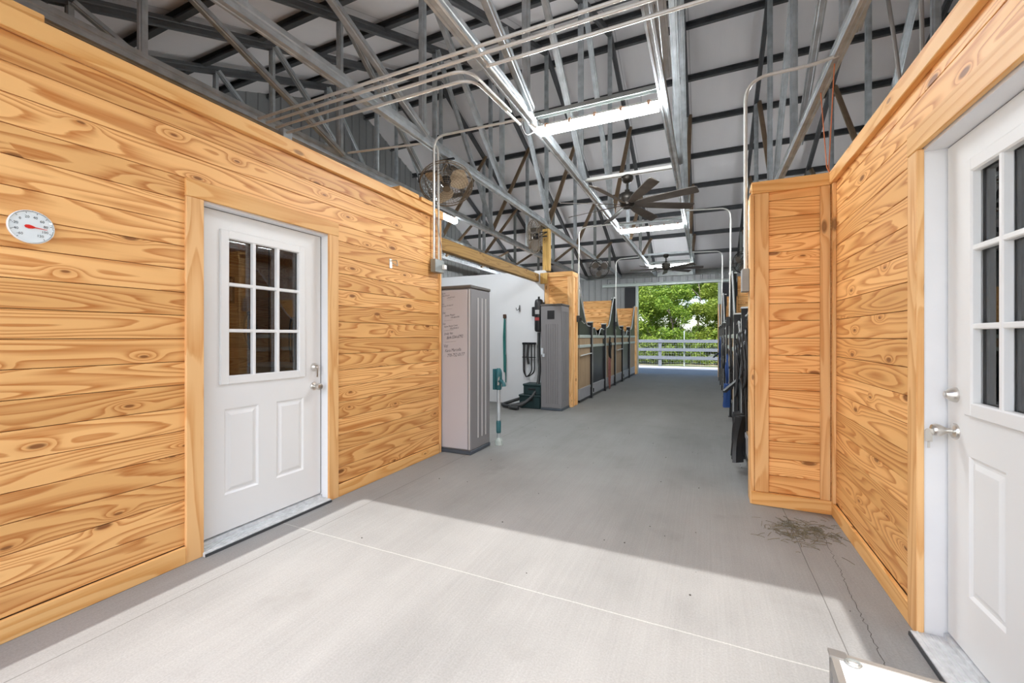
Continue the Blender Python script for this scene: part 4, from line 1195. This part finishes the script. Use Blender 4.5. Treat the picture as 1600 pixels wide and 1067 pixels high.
up = [o + dv * p + sv * q for p, q in prof]; dn = [o + dv * p - sv * q for p, q in prof[1:]][::-1]
pv = up + dn; n = len(pv)
MB().add(pv + [p + Vector((.0015, 0, 0)) for p in pv], [tuple(range(n))[::-1], tuple(range(n, 2 * n))] + [(i, (i + 1) % n, n + (i + 1) % n, n + i) for i in range(n)]).build('needle', 'gauge_red', t)
MB().lathe([(.0715, .016), (.066, .020), (.05, .0225), (.01, .024), (.0005, .024)], c, (1, 0, 0), 36, cap=False).build('lens', 'clear', t, smooth=True)

# cleat on the left wall
t = thing('wall_bracket', 'small silver folding bracket on the left wall right of the door', 'bracket', (XL, 3.15, 1.97))
yb_, zb_ = 3.15, 2.0
MB().cbox(XL + .001, XL + .006, yb_ - .018, yb_ + .018, zb_ - .05, zb_ + .04, .002).build('plate', 'satin', t)
MB().tube(fillet([(XL + .006, yb_, zb_ + .02), (XL + .06, yb_ + .02, zb_ + .025), (XL + .07, yb_ + .02, zb_ - .03), (XL + .02, yb_, zb_ + .0)], .01), .005, 6).build('arm', 'satin', t, smooth=True)

# offcuts lying on the wall tops
def board(lab, x0, x1, y0, y1, z, mat='trim_y', dz=.03, tilt=0):
    mb = MB(); mb.cbox(x0, x1, y0, y1, z, z + dz, .003)
    return tag(mb.build('scrap_board', mat), lab, 'board', 'offcuts on the left wall top')
board('pine offcut lying on the left wall top, the nearer of two by the fan', XL - .10, XL + .055, 3.22, 3.52, 2.707, dz=.045)
board('pine offcut lying on the left wall top, the one closer to the conduits', XL - .10, XL + .055, 3.56, 3.76, 2.707, dz=.04)
board('chipboard offcut on the left wall top, alone above the thermometer', XL - .15, XL - .07, .45, .87, 2.738, 'trim_y', .055)
tag(MB().tube([(XL - .10, .25, 2.722), (XL - .09, .9, 2.722), (XL - .11, 1.6, 2.722), (XL - .085, 2.3, 2.722), (XL - .10, 3.05, 2.722)], .0155, 8).build('wall_top_strip', 'black_plastic', smooth=True), 'black strip along the top of the left wall', 'tubing')  # black tube drawn for the dark line above the wall cap

# latch-cornered white box in the right foreground
t = thing('road_case', 'white-lidded box with grey metal edging and a corner latch, bottom right', 'box', (.5, .7, 0))
ang = math.radians(-3.5); ca, sa = math.cos(ang), math.sin(ang); ox, oy, zt = .243, 1.113, .62
def T(lx, ly, z): return (ox + lx * ca - ly * sa, oy + lx * sa + ly * ca, z)
def rbox(mb, a0, a1, b0, b1, z0, z1):
    return mb.add([T(a0, b0, z0), T(a1, b0, z0), T(a1, b1, z0), T(a0, b1, z0), T(a0, b0, z1), T(a1, b0, z1), T(a1, b1, z1), T(a0, b1, z1)],
                  [(0, 3, 2, 1), (4, 5, 6, 7), (0, 1, 5, 4), (1, 2, 6, 5), (2, 3, 7, 6), (3, 0, 4, 7)])
LX, LY = .36, -.62
rbox(MB(), .004, LX - .004, LY + .004, -.004, 0, zt - .004).build('body', 'box_side', t)
rbox(MB(), .012, LX - .012, LY + .012, -.010, zt - .004, zt + .001).build('lid', 'box_white', t)
mb = MB()
for r in ((0, LX, -.010, .001), (0, LX, LY, LY + .012), (0, .013, LY, 0), (LX - .013, LX, LY, 0)):
    rbox(mb, *r, zt - .03, zt + .003)
for a, b in ((0, 0), (LX - .014, 0), (0, LY + .014), (LX - .014, LY + .014)):
    rbox(mb, a, a + .014, b - .014, b, 0, zt - .03)
mb.build('edging', 'box_edge', t)
mb = MB(); rbox(mb, -.003, .028, -.022, .003, zt + .001, zt + .006)
mb.build('corner_bracket', 'bracket_grey', t)
MB().tube([Vector(T(.036 + .012 * math.cos(i * PI / 8), -.028 + .010 * math.sin(i * PI / 8), zt + .007)) for i in range(16)], .0028, 5, closed=True).build('latch_ring', 'galv_dull', t)
MB().tube([T(-.004, -.03, zt - .05), T(-.012, -.045, zt - .08), T(-.004, -.06, zt - .11)], .0028, 5).build('side_catch', 'satin', t)

# hay and dirt swept by the return wall
mb = MB(); rr = random.Random(3)
for k in range(250):
    cx, cy = (.50, 3.33) if rr.random() < .45 else (.66, 3.38)
    x = rr.gauss(cx, .085); y = rr.gauss(cy, .10)
    a = rr.uniform(0, PI); l = rr.uniform(.012, .045)
    mb.tube([(x - math.cos(a) * l, y - math.sin(a) * l, .003), (x, y + rr.uniform(-.006, .006), .006), (x + math.cos(a) * l, y + math.sin(a) * l, .003)], rr.uniform(.001, .0024), 3)
tag(mb.build('hay_litter', 'hay'), 'scattered dark hay strands on the concrete before the pine return wall', 'hay', kind='stuff')
mb = MB()
for k in range(46):
    x = rr.uniform(-2.4, .7); y = rr.uniform(1.2, 6); s = rr.uniform(.0015, .006)
    mb.lathe([(s, 0), (s * .7, s * .5)], (x, y, 0), (0, 0, 1), 5)
tag(mb.build('floor_debris', 'debris'), 'tiny dark crumbs strewn over the concrete aisle', 'debris', kind='stuff')
# crack in the slab by the right wall
rr = random.Random(12); pts = []; y = 3.35
while y > 1.75:
    pts.append((.70 - (3.35 - y) * .045 + rr.uniform(-.007, .007), y)); y -= rr.uniform(.008, .03)
mb = MB(); vs = []
for x, y in pts: vs += [(x - .0011, y, .0012), (x + .0011, y, .0012)]
struct(mb.add(vs, [(2 * i, 2 * i + 1, 2 * i + 3, 2 * i + 2) for i in range(len(pts) - 1)]).build('floor_line', 'debris'))

# ------------------------------------------------------------------ outdoors beyond the far doorway
fy = 20.0
rt = thing('rail_fence', 'grey four-board rail fence with wire mesh beyond the far doorway', 'fence', (-1, fy, 0))
for k in range(-8, 9):
    x = -1.87 + k * 2.44
    MB().cbox(x - .07, x + .07, fy - .01, fy + .13, -.1, 1.20, .008).build('fence_post', 'fence', rt)
for z in (1.10, .72, .36):
    MB().cbox(-21.5, 17.8, fy - .045, fy - .012, z - .07, z + .07, .005).build('rail', 'fence', rt)
mb = MB()
for k in range(0, 130):
    mb.box(-8 + k * .1, -7.997 + k * .1, fy - .008, fy - .005, .02, 1.15)
for k in range(12):
    mb.box(-8, 5, fy - .008, fy - .005, .05 + k * .1, .053 + k * .1)
mb.build('wire_mesh', 'galv', rt)
tag(MB().tube([(-.86, fy + .1, 0), (-.86, fy + .1, 1.55)], .025, 8).build('t_post', 'stall_rail'), 'thin pale metal post standing at the rail fence', 'post')

def leaf_mesh(seed, H, Rr, n, low=.15):
    rr = random.Random(seed); mb = MB(); blobs = []
    for k in range(34):
        h = rr.uniform(low, 1.0); rad = Rr * math.sin(PI * min(.92, max(.2, h * .8 + .12))) ** .7
        a = rr.uniform(0, 2 * PI); q = rad * math.sqrt(rr.random())
        blobs.append((q * math.cos(a), q * math.sin(a), h * H, rr.uniform(.35, .8) * Rr * .42))
    vs = []; fs = []
    for k in range(n):
        bx_, by_, bz_, br = rr.choice(blobs)
        d = Vector((rr.gauss(0, 1), rr.gauss(0, 1), rr.gauss(0, .8))).normalized() * br * rr.uniform(.6, 1.1)
        p = Vector((bx_, by_, bz_)) + d
        if p.z < .05: p.z = rr.uniform(.05, .4)
        a = Vector((rr.gauss(0, 1), rr.gauss(0, 1), rr.gauss(0, .6))).normalized(); b = a.cross(Vector((rr.gauss(0, 1), rr.gauss(0, 1), 1))).normalized()
        s = rr.uniform(.028, .062); l = s * 1.5
        i = len(vs); vs += [p - a * l, p + b * s * .6, p + a * l, p - b * s * .6]; fs.append((i, i + 1, i + 2, i + 3))
    me = bpy.data.meshes.new('foliage'); me.from_pydata(vs, [], fs); return me
fol = [leaf_mesh(1, 5.0, 1.9, 26000), leaf_mesh(2, 5.6, 2.1, 26000), leaf_mesh(3, 4.2, 1.6, 20000)]
for i, me in enumerate(fol): me.materials.append(M['leaf'])
folb = leaf_mesh(4, 10.5, 3.4, 26000, .45); folb.materials.append(M['leaf2'])
bush = leaf_mesh(5, 1.4, .9, 7000, .1); bush.materials.append(M['leaf'])
def tree(x, y, me, sc, h, rot, label, trunk=.07, name='tree', cat='tree', group='trees beyond the rail fence'):
    t = thing(name, label, cat, (x, y, 0), group)
    f = bpy.data.objects.new('foliage', me); COL.objects.link(f); f.parent = t; f.scale = (sc, sc, sc); f.rotation_euler.z = rot
    mb = MB(); rr = random.Random(int(x * 10 + y))
    pts = [(x, y, 0)]
    for k in range(1, 6): pts.append((x + rr.uniform(-.12, .12) * k * .4, y + rr.uniform(-.1, .1) * k * .4, h * k / 5))
    mb.tube(pts, [trunk * (1 - .14 * k) for k in range(6)], 7)
    for k in range(5):
        b = Vector(pts[2 + k % 3]); a = rr.uniform(0, 2 * PI)
        mb.tube([b, b + Vector((math.cos(a) * .5, math.sin(a) * .5, .5)), b + Vector((math.cos(a) * 1.0, math.sin(a) * 1.0, 1.2))], [trunk * .4, trunk * .28, trunk * .12], 5)
    mb.build('trunk', 'bark', t)
    return t
TL = [(-5.6, 24.0, 0), (-3.9, 22.9, 2), (-2.9, 25.5, 1), (-1.55, 23.2, 2), (-.35, 24.8, 0), (.75, 23.0, 2), (1.6, 25.6, 1), (3.2, 24.2, 0), (-7.6, 25.2, 1), (5.2, 25.0, 1), (-10.2, 24.6, 0), (7.6, 24.4, 0), (-13, 26, 1), (10.4, 26, 1)]
kinds = ['bushy yellow-green tree', 'tall loose green tree', 'low leafy young tree']
for i, (x, y, k) in enumerate(TL):
    tree(x, y, fol[k], R.uniform(.92, 1.12), (4.2, 5.2, 3.2)[k], R.uniform(0, 6), '%s of the sunlit row beyond the rail fence' % kinds[k])
for i, (x, y) in enumerate([(-11, 31), (-8.5, 34), (-5.5, 30.5), (-2.2, 33), (1.0, 30), (4.2, 33.5), (8, 31), (12, 34), (-16, 33)]):
    tree(x, y, folb, R.uniform(.75, 1.0), 7.5, R.uniform(0, 6), 'tall dark tree of the back row beyond the rail fence', .16)
for i in range(17):
    x = -8.5 + i * .85
    tree(x + R.uniform(-.2, .2), 21.6 + R.uniform(-.3, .5), bush, R.uniform(.7, 1.15), .7, R.uniform(0, 6), 'low bright bush just behind the rail fence', .02, 'bush', 'bush', 'bushes behind the rail fence')
